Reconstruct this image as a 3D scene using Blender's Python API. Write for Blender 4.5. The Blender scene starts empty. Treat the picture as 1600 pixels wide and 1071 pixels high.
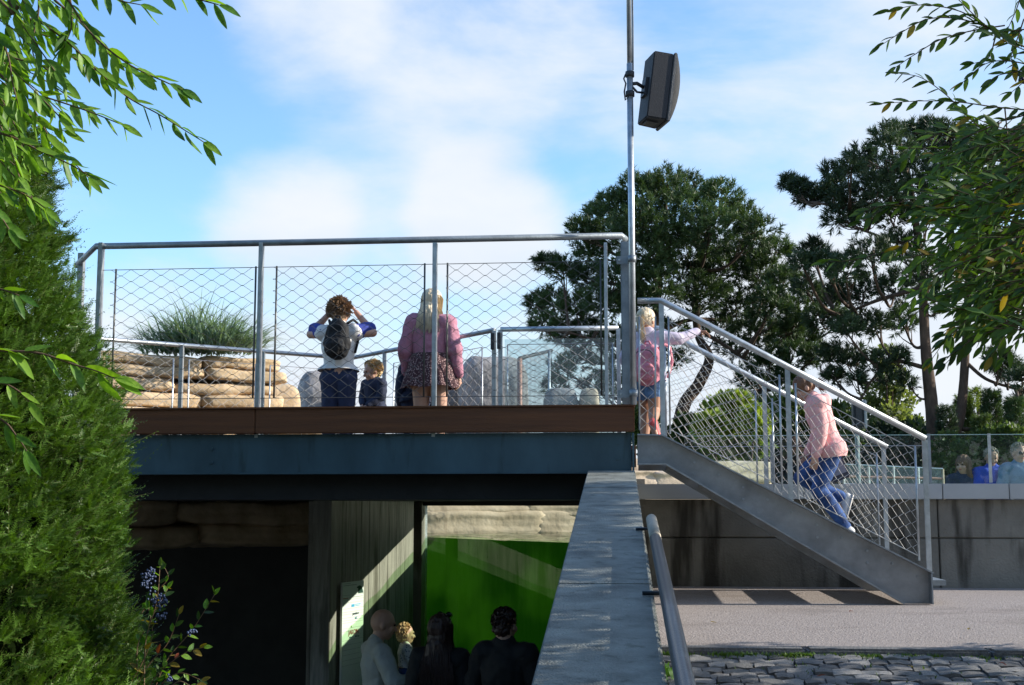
import bpy, bmesh, math, random
import numpy as np
from mathutils import Vector, Matrix, noise
random.seed(7); rng = np.random.default_rng(7)
scene = bpy.context.scene
COL = scene.collection
R = math.radians
V = Vector

# ---------------------------------------------------------------- camera, sky, sun, exposure
F, YAW, PITCH = 2050.0, R(5.67), R(7.09)
cam_d = bpy.data.cameras.new('camera'); cam = bpy.data.objects.new('camera', cam_d); COL.objects.link(cam)
cam.location = (0, 0, 0); cam.rotation_euler = (math.pi / 2 + PITCH, 0, YAW)
cam_d.sensor_width = 36; cam_d.lens = 36 * F / 1600; cam_d.clip_start = .05; cam_d.clip_end = 2000
scene.camera = cam
FWD = V((-math.sin(YAW) * math.cos(PITCH), math.cos(YAW) * math.cos(PITCH), math.sin(PITCH)))
RGT = V((math.cos(YAW), math.sin(YAW), 0)); UPV = RGT.cross(FWD)

SUN_EL, SUN_AZ = R(22), R(6)            # azimuth measured from +X towards +Y
SV = V((math.cos(SUN_EL) * math.cos(SUN_AZ), math.cos(SUN_EL) * math.sin(SUN_AZ), math.sin(SUN_EL)))
sd = bpy.data.lights.new('sun', 'SUN'); sd.energy = 5.0; sd.angle = R(.5); sd.color = (1, .94, .84)
sun = bpy.data.objects.new('sun', sd); COL.objects.link(sun)
sun.rotation_euler = SV.to_track_quat('Z', 'Y').to_euler(); sun.location = (20, 0, 20)

world = bpy.data.worlds.new('World'); scene.world = world; world.use_nodes = True
def build_world():
    nt = world.node_tree; N = nt.nodes; L = nt.links; N.clear()
    out = N.new('ShaderNodeOutputWorld'); bg = N.new('ShaderNodeBackground'); L.new(bg.outputs[0], out.inputs[0])
    bg.inputs['Strength'].default_value = .10
    sky = N.new('ShaderNodeTexSky'); sky.sky_type = 'NISHITA'; sky.sun_disc = False
    sky.sun_elevation = SUN_EL; sky.sun_rotation = R(90) - SUN_AZ
    sky.air_density = 1.1; sky.dust_density = .6; sky.ozone_density = 2.2
    tc = N.new('ShaderNodeTexCoord')
    mp = N.new('ShaderNodeMapping'); mp.inputs['Scale'].default_value = (1, 1, 2.1); mp.inputs['Location'].default_value = (.31, .12, .42)
    L.new(tc.outputs['Generated'], mp.inputs[0])
    n1 = N.new('ShaderNodeTexNoise'); n1.inputs['Scale'].default_value = 3.1; n1.inputs['Detail'].default_value = 7; n1.inputs['Roughness'].default_value = .58
    n1.inputs['Distortion'].default_value = .25
    L.new(mp.outputs[0], n1.inputs['Vector'])
    sep = N.new('ShaderNodeSeparateXYZ'); L.new(tc.outputs['Generated'], sep.inputs[0])
    # haze towards the horizon
    hz = N.new('ShaderNodeMapRange'); hz.inputs['From Min'].default_value = 0.0; hz.inputs['From Max'].default_value = .42
    hz.inputs['To Min'].default_value = .30; hz.inputs['To Max'].default_value = -.045
    L.new(sep.outputs['Z'], hz.inputs['Value'])
    # cloudier on the sun's side of the sky
    sx = N.new('ShaderNodeMath'); sx.operation = 'MULTIPLY_ADD'; sx.inputs[1].default_value = .17; L.new(sep.outputs['X'], sx.inputs[0]); L.new(hz.outputs[0], sx.inputs[2])
    ad = N.new('ShaderNodeMath'); ad.operation = 'ADD'; L.new(n1.outputs['Fac'], ad.inputs[0]); L.new(sx.outputs[0], ad.inputs[1])
    for px, py, rad, amt in ((450, 0, 5, .13), (720, 60, 6.5, .17), (880, 90, 5, .08), (440, 345, 4, .15), (760, 340, 4.2, .26), (610, 320, 6, .10), (1220, 260, 12, .10), (520, 215, 5, -.05), (850, 220, 5, -.03), (80, 160, 9, -.14), (260, 190, 7, -.10), (1150, 20, 6, -.12), (1250, -250, 14, .15), (-900, 200, 16, .14), (2600, 0, 18, .14), (-500, -500, 16, .12)):
        c = (FWD * F + RGT * (px - 800) + UPV * (535 - py)).normalized(); dt = N.new('ShaderNodeVectorMath'); dt.operation = 'DOT_PRODUCT'; L.new(tc.outputs['Generated'], dt.inputs[0]); dt.inputs[1].default_value = c
        mr = N.new('ShaderNodeMapRange'); mr.interpolation_type = 'SMOOTHSTEP'; mr.inputs['From Min'].default_value = math.cos(R(rad)); mr.inputs['From Max'].default_value = 1; mr.inputs['To Max'].default_value = amt; L.new(dt.outputs['Value'], mr.inputs[0])
        a2_ = N.new('ShaderNodeMath'); a2_.operation = 'ADD'; L.new(ad.outputs[0], a2_.inputs[0]); L.new(mr.outputs[0], a2_.inputs[1]); ad = a2_
    rp = N.new('ShaderNodeValToRGB'); rp.color_ramp.elements[0].position = .45; rp.color_ramp.elements[1].position = .80
    rp.color_ramp.interpolation = 'EASE'; L.new(ad.outputs[0], rp.inputs[0])
    n2 = N.new('ShaderNodeTexNoise'); n2.inputs['Scale'].default_value = 9; n2.inputs['Detail'].default_value = 5; L.new(mp.outputs[0], n2.inputs['Vector'])
    cc = N.new('ShaderNodeMix'); cc.data_type = 'RGBA'; cc.inputs[6].default_value = (CL0[0], CL0[1], CL0[2], 1); cc.inputs[7].default_value = (CL1[0], CL1[1], CL1[2], 1)
    L.new(n2.outputs['Fac'], cc.inputs[0])
    tint = N.new('ShaderNodeMix'); tint.data_type = 'RGBA'; tint.blend_type = 'MULTIPLY'; tint.inputs[0].default_value = 1
    tint.inputs[7].default_value = (1.38, 1.70, 1.96, 1); L.new(sky.outputs[0], tint.inputs[6])
    mx = N.new('ShaderNodeMix'); mx.data_type = 'RGBA'; L.new(rp.outputs[0], mx.inputs[0]); L.new(tint.outputs[2], mx.inputs[6]); L.new(cc.outputs[2], mx.inputs[7])
    L.new(mx.outputs[2], bg.inputs['Color'])
CL0, CL1 = (4.6, 5.4, 6.4), (6.6, 6.7, 6.9)
build_world()
scene.view_settings.view_transform = 'Standard'; scene.view_settings.look = 'None'
scene.view_settings.exposure = 0.6; scene.view_settings.gamma = 1; scene.view_settings.use_curve_mapping = False

# ---------------------------------------------------------------- helpers
def P(px, py, Y):
    """point of the plane y = Y seen at a pixel of the photograph"""
    d = FWD * F + RGT * (px - 800) + UPV * (535.5 - py)
    return d * (Y / d.y)
def PZ(px, py, z):
    d = FWD * F + RGT * (px - 800) + UPV * (535.5 - py)
    return d * (z / d.z)

MATS = {}
LEAFY = ('glossy_green_leaf', 'autumn_green_leaf', 'granite_sett_grey', 'granite_sett_dark', 'granite_sett_pale')
def mat(name, base, rough=.6, metal=0, var=.2, scale=6, bump=.15, bscale=60, stretch=(1, 1, 1), col2=None, trans=0, spec=.5, streak=None, coat=0):
    if name in MATS: return MATS[name]
    m = bpy.data.materials.new(name); MATS[name] = m; m.use_nodes = True
    nt = m.node_tree; N = nt.nodes; L = nt.links; bs = N['Principled BSDF']; out = N['Material Output']
    tc = N.new('ShaderNodeTexCoord'); mp = N.new('ShaderNodeMapping'); mp.inputs['Scale'].default_value = stretch; L.new(tc.outputs['Object'], mp.inputs[0])
    n = N.new('ShaderNodeTexNoise'); n.inputs['Scale'].default_value = scale; n.inputs['Detail'].default_value = 6; n.inputs['Roughness'].default_value = .6
    L.new(mp.outputs[0], n.inputs['Vector'])
    rp = N.new('ShaderNodeValToRGB'); e = rp.color_ramp.elements
    lo = [c * (1 - var) for c in base]; hi = [min(1, c * (1 + var)) for c in (col2 or base)]
    e[0].position = .3; e[1].position = .7; e[0].color = (*lo, 1); e[1].color = (*hi, 1); L.new(n.outputs['Fac'], rp.inputs[0])
    colsock = rp.outputs[0]
    if streak:                      # dark weathering stains with their own shape
        mp2 = N.new('ShaderNodeMapping'); mp2.inputs['Scale'].default_value = streak[0]; L.new(tc.outputs['Object'], mp2.inputs[0])
        n3 = N.new('ShaderNodeTexNoise'); n3.inputs['Scale'].default_value = streak[1]; n3.inputs['Detail'].default_value = 4; L.new(mp2.outputs[0], n3.inputs['Vector'])
        r3 = N.new('ShaderNodeValToRGB'); r3.color_ramp.elements[0].position = streak[2]; r3.color_ramp.elements[1].position = streak[2] + .12
        r3.color_ramp.elements[0].color = (1, 1, 1, 1); r3.color_ramp.elements[1].color = (*streak[3], 1); L.new(n3.outputs['Fac'], r3.inputs[0])
        mm = N.new('ShaderNodeMix'); mm.data_type = 'RGBA'; mm.blend_type = 'MULTIPLY'; mm.inputs[0].default_value = 1
        L.new(colsock, mm.inputs[6]); L.new(r3.outputs[0], mm.inputs[7]); colsock = mm.outputs[2]
    if name in LEAFY:               # every leaf its own tone
        oi = N.new('ShaderNodeObjectInfo'); hs_ = N.new('ShaderNodeHueSaturation'); m1 = N.new('ShaderNodeMapRange'); m1.inputs['To Min'].default_value = .62; m1.inputs['To Max'].default_value = 1.5
        L.new(oi.outputs['Random'], m1.inputs[0]); L.new(m1.outputs[0], hs_.inputs['Value']); m2 = N.new('ShaderNodeMapRange'); m2.inputs['To Min'].default_value = .515; m2.inputs['To Max'].default_value = .475
        L.new(oi.outputs['Random'], m2.inputs[0]); L.new(m2.outputs[0], hs_.inputs['Hue']); L.new(colsock, hs_.inputs['Color']); colsock = hs_.outputs[0]
    L.new(colsock, bs.inputs['Base Color'])
    bs.inputs['Roughness'].default_value = rough; bs.inputs['Metallic'].default_value = metal
    bs.inputs['Specular IOR Level'].default_value = spec; bs.inputs['Coat Weight'].default_value = coat
    if bump:
        n2 = N.new('ShaderNodeTexNoise'); n2.inputs['Scale'].default_value = bscale; n2.inputs['Detail'].default_value = 4; L.new(mp.outputs[0], n2.inputs['Vector'])
        b = N.new('ShaderNodeBump'); b.inputs['Strength'].default_value = min(1, bump * 2); b.inputs['Distance'].default_value = .01
        L.new(n2.outputs['Fac'], b.inputs['Height']); L.new(b.outputs[0], bs.inputs['Normal'])
    if trans:
        tr = N.new('ShaderNodeBsdfTranslucent'); ms = N.new('ShaderNodeMixShader'); ms.inputs[0].default_value = trans
        tm = N.new('ShaderNodeMix'); tm.data_type = 'RGBA'; tm.blend_type = 'MULTIPLY'; tm.inputs[0].default_value = 1; tm.inputs[7].default_value = (1.5, 1.5, .5, 1)
        L.new(colsock, tm.inputs[6]); L.new(tm.outputs[2], tr.inputs[0])
        L.new(bs.outputs[0], ms.inputs[1]); L.new(tr.outputs[0], ms.inputs[2]); L.new(ms.outputs[0], out.inputs[0])
    return m
def glass(name, tint=(1, 1, 1), refl=1.0, rough=0.0, veil=0):
    if name in MATS: return MATS[name]
    m = bpy.data.materials.new(name); MATS[name] = m; m.use_nodes = True; nt = m.node_tree; N = nt.nodes; L = nt.links
    for x in list(N):
        if x.type != 'OUTPUT_MATERIAL': N.remove(x)
    out = N['Material Output']; t = N.new('ShaderNodeBsdfTransparent'); t.inputs[0].default_value = (*tint, 1)
    g = N.new('ShaderNodeBsdfGlossy'); g.inputs['Roughness'].default_value = rough
    fr = N.new('ShaderNodeFresnel'); fr.inputs[0].default_value = 1.5; mu = N.new('ShaderNodeMath'); mu.operation = 'MULTIPLY'; mu.inputs[1].default_value = refl
    ge = N.new('ShaderNodeNewGeometry'); ivb = N.new('ShaderNodeMath'); ivb.operation = 'SUBTRACT'; ivb.inputs[0].default_value = 1; L.new(ge.outputs['Backfacing'], ivb.inputs[1])
    m0 = N.new('ShaderNodeMath'); m0.operation = 'MULTIPLY'; L.new(fr.outputs[0], m0.inputs[0]); L.new(ivb.outputs[0], m0.inputs[1]); L.new(m0.outputs[0], mu.inputs[0]); ms = N.new('ShaderNodeMixShader'); L.new(mu.outputs[0], ms.inputs[0]); L.new(t.outputs[0], ms.inputs[1]); L.new(g.outputs[0], ms.inputs[2])
    last = ms.outputs[0]
    if veil:                        # uneven pale veil mixed over the pane
        d = N.new('ShaderNodeBsdfDiffuse'); d.inputs[0].default_value = (.6, .66, .7, 1); tl = N.new('ShaderNodeBsdfTranslucent'); tl.inputs[0].default_value = (.6, .66, .7, 1)
        dd = N.new('ShaderNodeMixShader'); L.new(d.outputs[0], dd.inputs[1]); L.new(tl.outputs[0], dd.inputs[2])
        tc = N.new('ShaderNodeTexCoord'); n = N.new('ShaderNodeTexNoise'); n.inputs['Scale'].default_value = 3; n.inputs['Detail'].default_value = 6; L.new(tc.outputs['Object'], n.inputs['Vector'])
        mr = N.new('ShaderNodeMapRange'); mr.inputs['To Min'].default_value = 0; mr.inputs['To Max'].default_value = veil * 2; L.new(n.outputs['Fac'], mr.inputs[0])
        m2 = N.new('ShaderNodeMixShader'); L.new(mr.outputs[0], m2.inputs[0]); L.new(last, m2.inputs[1]); L.new(dd.outputs[0], m2.inputs[2]); last = m2.outputs[0]
    L.new(last, out.inputs[0]); return m

WL = {}                                        # world position of every parent
def tag(o, label=None, cat=None, group=None, kind=None):
    if label: o['label'] = label
    if cat: o['category'] = cat
    if group: o['group'] = group
    if kind: o['kind'] = kind
    return o
def empty(name, loc, label=None, cat=None, group=None, kind=None, rz=0):
    o = bpy.data.objects.new(name, None); COL.objects.link(o); o.location = loc; o.rotation_euler = (0, 0, rz); o.empty_display_size = .1
    WL[o.name] = V(loc); return tag(o, label, cat, group, kind)
def link(name, me, m, parent=None, smooth=False, local=False, origin=None):
    if m is not None: me.materials.clear(); me.materials.append(m)
    if smooth: me.shade_smooth()
    o = bpy.data.objects.new(name, me); COL.objects.link(o)
    if parent is not None:
        o.parent = parent; WL[o.name] = WL[parent.name]
        if not local: me.transform(Matrix.Translation(-WL[parent.name]))
    else:
        if origin is None:
            co = np.empty(len(me.vertices) * 3, np.float32); me.vertices.foreach_get('co', co); co = co.reshape(-1, 3)
            mn, mxx = co.min(0), co.max(0); origin = V(((mn[0] + mxx[0]) / 2, (mn[1] + mxx[1]) / 2, mn[2]))
        origin = V(origin); me.transform(Matrix.Translation(-origin)); o.location = origin; WL[o.name] = origin
    return o
class MB:
    def __init__(s): s.v = []; s.f = []
    def add(s, vs, fs):
        n = len(s.v); s.v += [tuple(x) for x in vs]; s.f += [tuple(i + n for i in f) for f in fs]; return s
    def box(s, c, d, M=None):
        x, y, z = [k / 2 for k in d]; vs = [V((a, b, e)) for a in (-x, x) for b in (-y, y) for e in (-z, z)]
        if M is not None: vs = [M @ v for v in vs]
        return s.add([v + V(c) for v in vs], [(0, 1, 3, 2), (4, 6, 7, 5), (0, 4, 5, 1), (2, 3, 7, 6), (0, 2, 6, 4), (1, 5, 7, 3)])
    def bar(s, a, b, w, h, up=(0, 0, 1)):
        a, b = V(a), V(b); d = b - a; M = frame(d, up); return s.box((a + b) / 2, (w, d.length, h), M)
    def prism(s, pts, ext):
        n = len(pts); a = [V(p) for p in pts]; b = [p + V(ext) for p in a]
        return s.add(a + b, [tuple(range(n))[::-1], tuple(range(n, 2 * n))] + [(i, (i + 1) % n, (i + 1) % n + n, i + n) for i in range(n)])
    def tube(s, pts, r, n=8, cap=True):
        pts = [V(p) for p in pts]; k = len(pts); rr = r if isinstance(r, (list, tuple)) else [r] * k
        base = len(s.v); u = None
        for i, p in enumerate(pts):
            d = (pts[min(i + 1, k - 1)] - pts[max(i - 1, 0)]).normalized()
            if u is None:
                u = d.cross(V((0, 0, 1)));
                if u.length < .1: u = d.cross(V((1, 0, 0)))
            u = (u - d * u.dot(d)).normalized(); w = d.cross(u)
            for j in range(n):
                a = 2 * math.pi * j / n; s.v.append(tuple(p + (u * math.cos(a) + w * math.sin(a)) * rr[i]))
        for i in range(k - 1):
            for j in range(n):
                a = base + i * n + j; b = base + i * n + (j + 1) % n; s.f.append((a, b, b + n, a + n))
        if cap: s.f.append(tuple(base + j for j in range(n))[::-1]); s.f.append(tuple(base + (k - 1) * n + j for j in range(n)))
        return s
    def ell(s, c, r, M=None, seg=12, rings=8):
        vs = [V((0, 0, r[2]))]; 
        for i in range(1, rings):
            t = math.pi * i / rings
            for j in range(seg):
                a = 2 * math.pi * j / seg; vs.append(V((r[0] * math.sin(t) * math.cos(a), r[1] * math.sin(t) * math.sin(a), r[2] * math.cos(t))))
        vs.append(V((0, 0, -r[2]))); fs = [(0, 1 + j, 1 + (j + 1) % seg) for j in range(seg)]
        for i in range(rings - 2):
            for j in range(seg):
                a = 1 + i * seg + j; b = 1 + i * seg + (j + 1) % seg; fs.append((a, a + seg, b + seg, b))
        q = len(vs) - 1; a0 = 1 + (rings - 2) * seg; fs += [(a0 + (j + 1) % seg, a0 + j, q) for j in range(seg)]
        if M is not None: vs = [M @ v for v in vs]
        return s.add([v + V(c) for v in vs], fs)
    def mesh(s, name):
        me = bpy.data.meshes.new(name); me.from_pydata(s.v, [], s.f); me.update(); return me
    def build(s, name, m, parent=None, smooth=False, local=False, bevel=0, origin=None):
        me = s.mesh(name)
        if bevel:
            bm = bmesh.new(); bm.from_mesh(me)
            bmesh.ops.bevel(bm, geom=[e for e in bm.edges if e.is_manifold and e.calc_face_angle(0) > .5], offset=bevel, segments=2, affect='EDGES', clamp_overlap=True)
            bm.to_mesh(me); bm.free()
        return link(name, me, m, parent, smooth, local, origin)
def frame(d, up=(0, 0, 1)):
    y = V(d).normalized(); u = V(up); x = y.cross(u)
    if x.length < 1e-4: x = y.cross(V((1, 0, 0)))
    x.normalize(); z = x.cross(y); return Matrix((x, y, z)).transposed()
def fast_mesh(name, verts, faces):
    """verts (n,3), faces (m,k) numpy"""
    me = bpy.data.meshes.new(name); k = faces.shape[1]
    me.vertices.add(len(verts)); me.vertices.foreach_set('co', np.asarray(verts, np.float32).ravel())
    me.loops.add(faces.size); me.loops.foreach_set('vertex_index', faces.astype(np.int32).ravel())
    me.polygons.add(len(faces)); me.polygons.foreach_set('loop_start', np.arange(0, faces.size, k, dtype=np.int32))
    me.update(calc_edges=True); return me
def nrm(a): return a / np.maximum(np.linalg.norm(a, axis=-1, keepdims=True), 1e-9)
TMP = bpy.data.scenes.new('scratch')
def remesh(mb, voxel, smooth=2, wob=0, wscale=8, seed=0, aniso=(1, 1, 1), dec=0):
    me = mb.mesh('tmp'); o = bpy.data.objects.new('tmp', me); TMP.collection.objects.link(o)
    m = o.modifiers.new('r', 'REMESH'); m.mode = 'VOXEL'; m.voxel_size = voxel; m.use_smooth_shade = True
    if smooth: s = o.modifiers.new('s', 'SMOOTH'); s.iterations = smooth; s.factor = .5
    if dec: q_ = o.modifiers.new('d', 'DECIMATE'); q_.ratio = dec
    
    with bpy.context.temp_override(scene=TMP, view_layer=TMP.view_layers[0]):
        dg = bpy.context.evaluated_depsgraph_get(); dg.update(); r = bpy.data.meshes.new_from_object(o.evaluated_get(dg))
    bpy.data.objects.remove(o); bpy.data.meshes.remove(me)
    if wob:
        n = len(r.vertices); co = np.empty(n * 3, np.float32); no = np.empty(n * 3, np.float32); r.vertices.foreach_get('co', co); r.vertex_normals.foreach_get('vector', no); co = co.reshape(-1, 3); no = no.reshape(-1, 3)
        q = co * np.array(aniso) * wscale + np.array((seed * 3.7, seed * 1.3, 0))
        h = np.array([noise.noise(V(p)) + .5 * noise.noise(V(p) * 2.3) for p in q.tolist()]) * wob
        r.vertices.foreach_set('co', (co + no * h[:, None]).astype(np.float32).ravel()); r.update()
    return r

# ---------------------------------------------------------------- materials
M_galv = mat('galvanised_steel', (.45, .48, .5), .38, .75, .18, 14, .05, 90, col2=(.5, .53, .55))
M_galvd = mat('weathered_galvanised_steel', (.27, .30, .32), .5, .55, .25, 9, .08, 60)
M_wire = mat('stainless_wire', (.42, .42, .41), .35, .7, .1, 20, 0)
M_timber = mat('dark_red_timber', (.135, .046, .012), .55, 0, .3, 3, .12, 30, stretch=(.4, 6, 10))
M_beam = mat('blue_grey_steel_beam', (.055, .105, .13), .45, .25, .3, 2.2, .05, 40, stretch=(1, 1, .5), streak=((3, 1, .5), 3, .60, (.62, .6, .55)))
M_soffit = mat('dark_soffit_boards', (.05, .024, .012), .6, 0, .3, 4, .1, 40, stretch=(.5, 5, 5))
M_conc = mat('weathered_concrete', (.185, .178, .15), .85, 0, .28, 2.5, .35, 55, streak=((1.6, 1.6, .22), 3.2, .52, (.22, .21, .19)))
M_dark = mat('shaded_dark_concrete', (.022, .022, .021), .9, 0, .3, 3, .2, 40)  # near-black albedo puts the passage's deep shade into the colour
M_board = mat('board_formed_concrete', (.26, .25, .21), .85, 0, .3, 3, .4, 30, stretch=(9, 9, .7), streak=((4, 4, .4), 2.5, .54, (.45, .44, .40)))
M_cope = mat('coping_stone', (.215, .225, .20), .8, 0, .42, 6, .5, 130, streak=((1, 1, 1), 16, .57, (.62, .62, .6)))
M_capp = mat('pale_wall_cap', (.38, .40, .40), .5, .1, .06, 4, .03, 50)
M_asph = mat('asphalt', (.31, .265, .24), .92, 0, .5, 85, .9, 90, streak=((1, 1, 1), 1.7, .56, (.8, .79, .78)))
M_kerb = mat('granite_kerb', (.15, .145, .14), .85, 0, .3, 40, .4, 90)
M_sett = [mat('granite_sett_' + n, c, .65, 0, .3, 18, .5, 70) for n, c in (('grey', (.21, .205, .20)), ('dark', (.145, .142, .14)), ('pale', (.29, .28, .265)))]
M_joint = mat('sett_joint_soil', (.05, .055, .035), .95, 0, .5, 30, .6, 60)
M_sand = mat('sandstone', (.52, .37, .21), .9, 0, .22, 5, .6, 22, streak=((1, 1, 1), 2.2, .63, (.55, .5, .45)), col2=(.56, .42, .27))
M_sandp = mat('pale_sandstone', (.48, .37, .26), .9, 0, .2, 3, .6, 16, streak=((1.5, 1.5, .35), 1.6, .60, (.5, .47, .45)), col2=(.52, .42, .32))
M_gran = mat('grey_granite', (.27, .255, .25), .9, 0, .4, 7, .9, 26)
M_black = mat('black_plastic', (.03, .032, .036), .5, 0, .25, 60, .25, 160)
M_blackm = mat('black_speaker_side', (.022, .023, .027), .65, 0, .3, 90, .12, 200)
M_grille = mat('speaker_grille', (.012, .015, .02), .7, .0, .2, 200, .3, 300)
M_rail_dark = mat('dark_painted_rail', (.018, .022, .034), .28, .3, .2, 10, .06, 120)
M_bark = mat('pine_bark', (.085, .055, .038), .95, 0, .4, 14, .9, 25, stretch=(1, 1, .35))
M_needle = mat('pine_needles', (.026, .058, .016), .5, 0, .45, .8, 0, col2=(.055, .095, .03), trans=.22)
M_needle2 = mat('bluish_pine_needles', (.020, .043, .018), .5, 0, .45, .8, 0, col2=(.04, .07, .03), trans=.2)
M_yew = mat('yew_needles', (.042, .105, .012), .45, 0, .5, 3.6, 0, col2=(.085, .17, .022), trans=.30)
M_yewin = mat('hedge_inner_shade', (.006, .011, .003), 1, 0, .4, 12, .4, 30, spec=0)
M_leafn = mat('glossy_green_leaf', (.07, .19, .015), .5, 0, .3, 6, 0, col2=(.12, .26, .02), trans=.42)
M_leafr = mat('autumn_green_leaf', (.024, .055, .010), .55, 0, .35, 2, 0, col2=(.05, .11, .015), trans=.34)
M_leafy = mat('yellow_leaf', (.24, .17, .02), .5, 0, .3, 8, 0, trans=.4)
M_leafred = mat('rust_leaf', (.22, .05, .02), .5, 0, .3, 8, 0, trans=.3)
M_twig = mat('brown_twig', (.10, .06, .035), .8, 0, .3, 10, .2, 40)
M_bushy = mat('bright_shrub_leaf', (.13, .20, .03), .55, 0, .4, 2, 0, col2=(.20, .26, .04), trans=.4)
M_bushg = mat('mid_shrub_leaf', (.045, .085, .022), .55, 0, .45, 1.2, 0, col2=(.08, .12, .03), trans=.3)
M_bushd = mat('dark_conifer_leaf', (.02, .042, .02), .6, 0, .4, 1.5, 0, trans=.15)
M_grass = mat('blue_green_grass', (.13, .22, .15), .5, 0, .4, 8, 0, col2=(.19, .27, .19), trans=.3)
M_water = None

# ---------------------------------------------------------------- THE SETTING
YD = 9.5                          # front plane of the platform
ZF = .40                          # platform floor
ZG = -.68                         # asphalt
def sheet(name, pts, m, thick=.25, kind='structure'):
    mb = MB(); mb.prism([V(p) for p in pts], (0, 0, -thick)); o = mb.build(name, m); tag(o, kind=kind); return o
sheet('pavement', [(-.05, 6.64, ZG), (16, 6.64, ZG), (16, 11.6, ZG), (-.05, 11.6, ZG)], M_asph)
sheet('park_ground', [(-150, 21.5, -.95), (150, 21.5, -.95), (150, 600, -.95), (-150, 600, -.95)], M_bushd, .5)
sheet('far_terrace', [(2.2, 17.5, -.94), (60, 17.5, -.94), (60, 21.49, -.94), (2.2, 21.49, -.94)], M_asph, .6)
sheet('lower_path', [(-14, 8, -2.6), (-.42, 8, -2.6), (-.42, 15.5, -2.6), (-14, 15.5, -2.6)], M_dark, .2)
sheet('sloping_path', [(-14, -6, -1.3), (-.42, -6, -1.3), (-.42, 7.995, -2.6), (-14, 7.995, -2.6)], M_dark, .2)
sheet('pool_bed', [(-9, 11.7, -3.3), (14, 11.7, -3.3), (14, 22, -3.3), (-9, 22, -3.3)], M_gran, .2)

# cobbled ramp with individual setts
def ramp_z(y): return -.706 - .113 * (6.5 - y)
ramp = empty('cobbled_ramp', (0, 6.5, ramp_z(6.5)), kind='structure')
MB().prism([(-.05, -6, ramp_z(-6) - .02), (9, -6, ramp_z(-6) - .02), (9, 6.5, ramp_z(6.5) - .02), (-.05, 6.5, ramp_z(6.5) - .02)], (0, 0, -.2)).build('bedding', M_joint, ramp)
sett_me = []
for k in range(6):
    bm = bmesh.new(); bmesh.ops.create_cube(bm, size=1); bmesh.ops.subdivide_edges(bm, edges=bm.edges[:], cuts=2, use_grid_fill=True)
    for v in bm.verts:
        c = v.co; t = V((abs(c.x) * 2, abs(c.y) * 2, 0)); 
        if c.z > .1: c.z -= .045 * (t.x ** 4 + t.y ** 4)
        c.x *= 1 - .03 * (c.z + .5) * (abs(c.y) * 2) ** 2; c.y *= 1 - .03 * (c.z + .5) * (abs(c.x) * 2) ** 2
        q = v.co * 2.4 + V((k * 9, 0, 0)); v.co += V((noise.noise(q), noise.noise(q + V((5, 0, 0))), noise.noise(q + V((0, 7, 0))) * .8)) * .09
    me = bpy.data.meshes.new('sett'); bm.to_mesh(me); bm.free(); me.materials.append(M_sett[k % 3]); sett_me.append(me)
row = 0; y = 6.485; n_set = 0
while y > 5.35:
    x = .02 - random.random() * .1; depth = random.uniform(.085, .10)
    while x < 2.35:
        w = random.uniform(.075, .135)
        if n_set < 300:
            o = bpy.data.objects.new('sett', random.choice(sett_me)); COL.objects.link(o); o.parent = ramp
            o.location = V((x + w / 2, y - depth / 2 + random.uniform(-.006, .006), ramp_z(y) - .032 + random.uniform(-.007, .007))) - WL[ramp.name]
            o.rotation_euler = (R(6.4) + random.uniform(-.05, .05), random.uniform(-.05, .05), random.uniform(-.05, .05)); o.scale = (w - .005, depth - .004, .075); n_set += 1
        x += w
    y -= depth
# weeds in the joints and along the kerb
def blades(n, area, h, w, m, name, parent=None, kind=None, label=None, cat=None):
    vs, fs = [], []
    for i in range(n):
        b = area(); a = random.random() * 6.28; d = V((math.cos(a), math.sin(a), 0)); l = h * random.uniform(.5, 1.4); t = V((-d.y, d.x, 0)) * w / 2; k = len(vs)
        tip = b + d * l * random.uniform(.3, .9) + V((0, 0, l)); mid = b + (tip - b) * .5 + V((0, 0, l * .15))
        vs += [b - t, b + t, mid + t * 1.2, mid - t * 1.2, tip]; fs += [(k, k + 1, k + 2, k + 3), (k + 3, k + 2, k + 4)]
    mb = MB(); mb.add(vs, fs); o = mb.build(name, m, parent); tag(o, label, cat, kind=kind); return o
def joint_pt():
    x = random.uniform(0, 2.3) ; y = 6.47 - abs(random.gauss(0, .03)) if random.random() < .6 else random.uniform(5.5, 6.4)
    return V((x, y, ramp_z(y) - .01))
spots = [random.uniform(0.02, 2.2) for _ in range(22)]
def kerb_pt():
    if random.random() < .62:
        x = random.choice(spots) + random.gauss(0, .035); y = 6.475 - abs(random.gauss(0, .015)); return V((x, y, ramp_z(y) - .01))
    return joint_pt()
blades(2600, kerb_pt, .024, .006, mat('weed_green', (.09, .16, .03), .6, 0, .4, 9, 0, trans=.3), 'joint_weeds', None, 'stuff')
blades(90, lambda: V((.05 + random.gauss(0, .03), 6.05 + random.gauss(0, .05), ramp_z(6.05))), .045, .02, M_leafn, 'weed_tuft', None, None, 'small bright green weed growing between the setts beside the grey parapet', 'weed')
kb = empty('kerb', (1.5, 6.57, ZG - .1), kind='structure')
x = -.04
while x < 5:
    w = random.uniform(.75, 1.05); mb = MB(); mb.box((x + w / 2, 6.565 + random.uniform(-.004, .004), ZG - .095 + random.uniform(-.004, .004)), (w - .012, .135, .2)); mb.build('kerbstone', M_kerb, kb, bevel=.012); x += w

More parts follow.
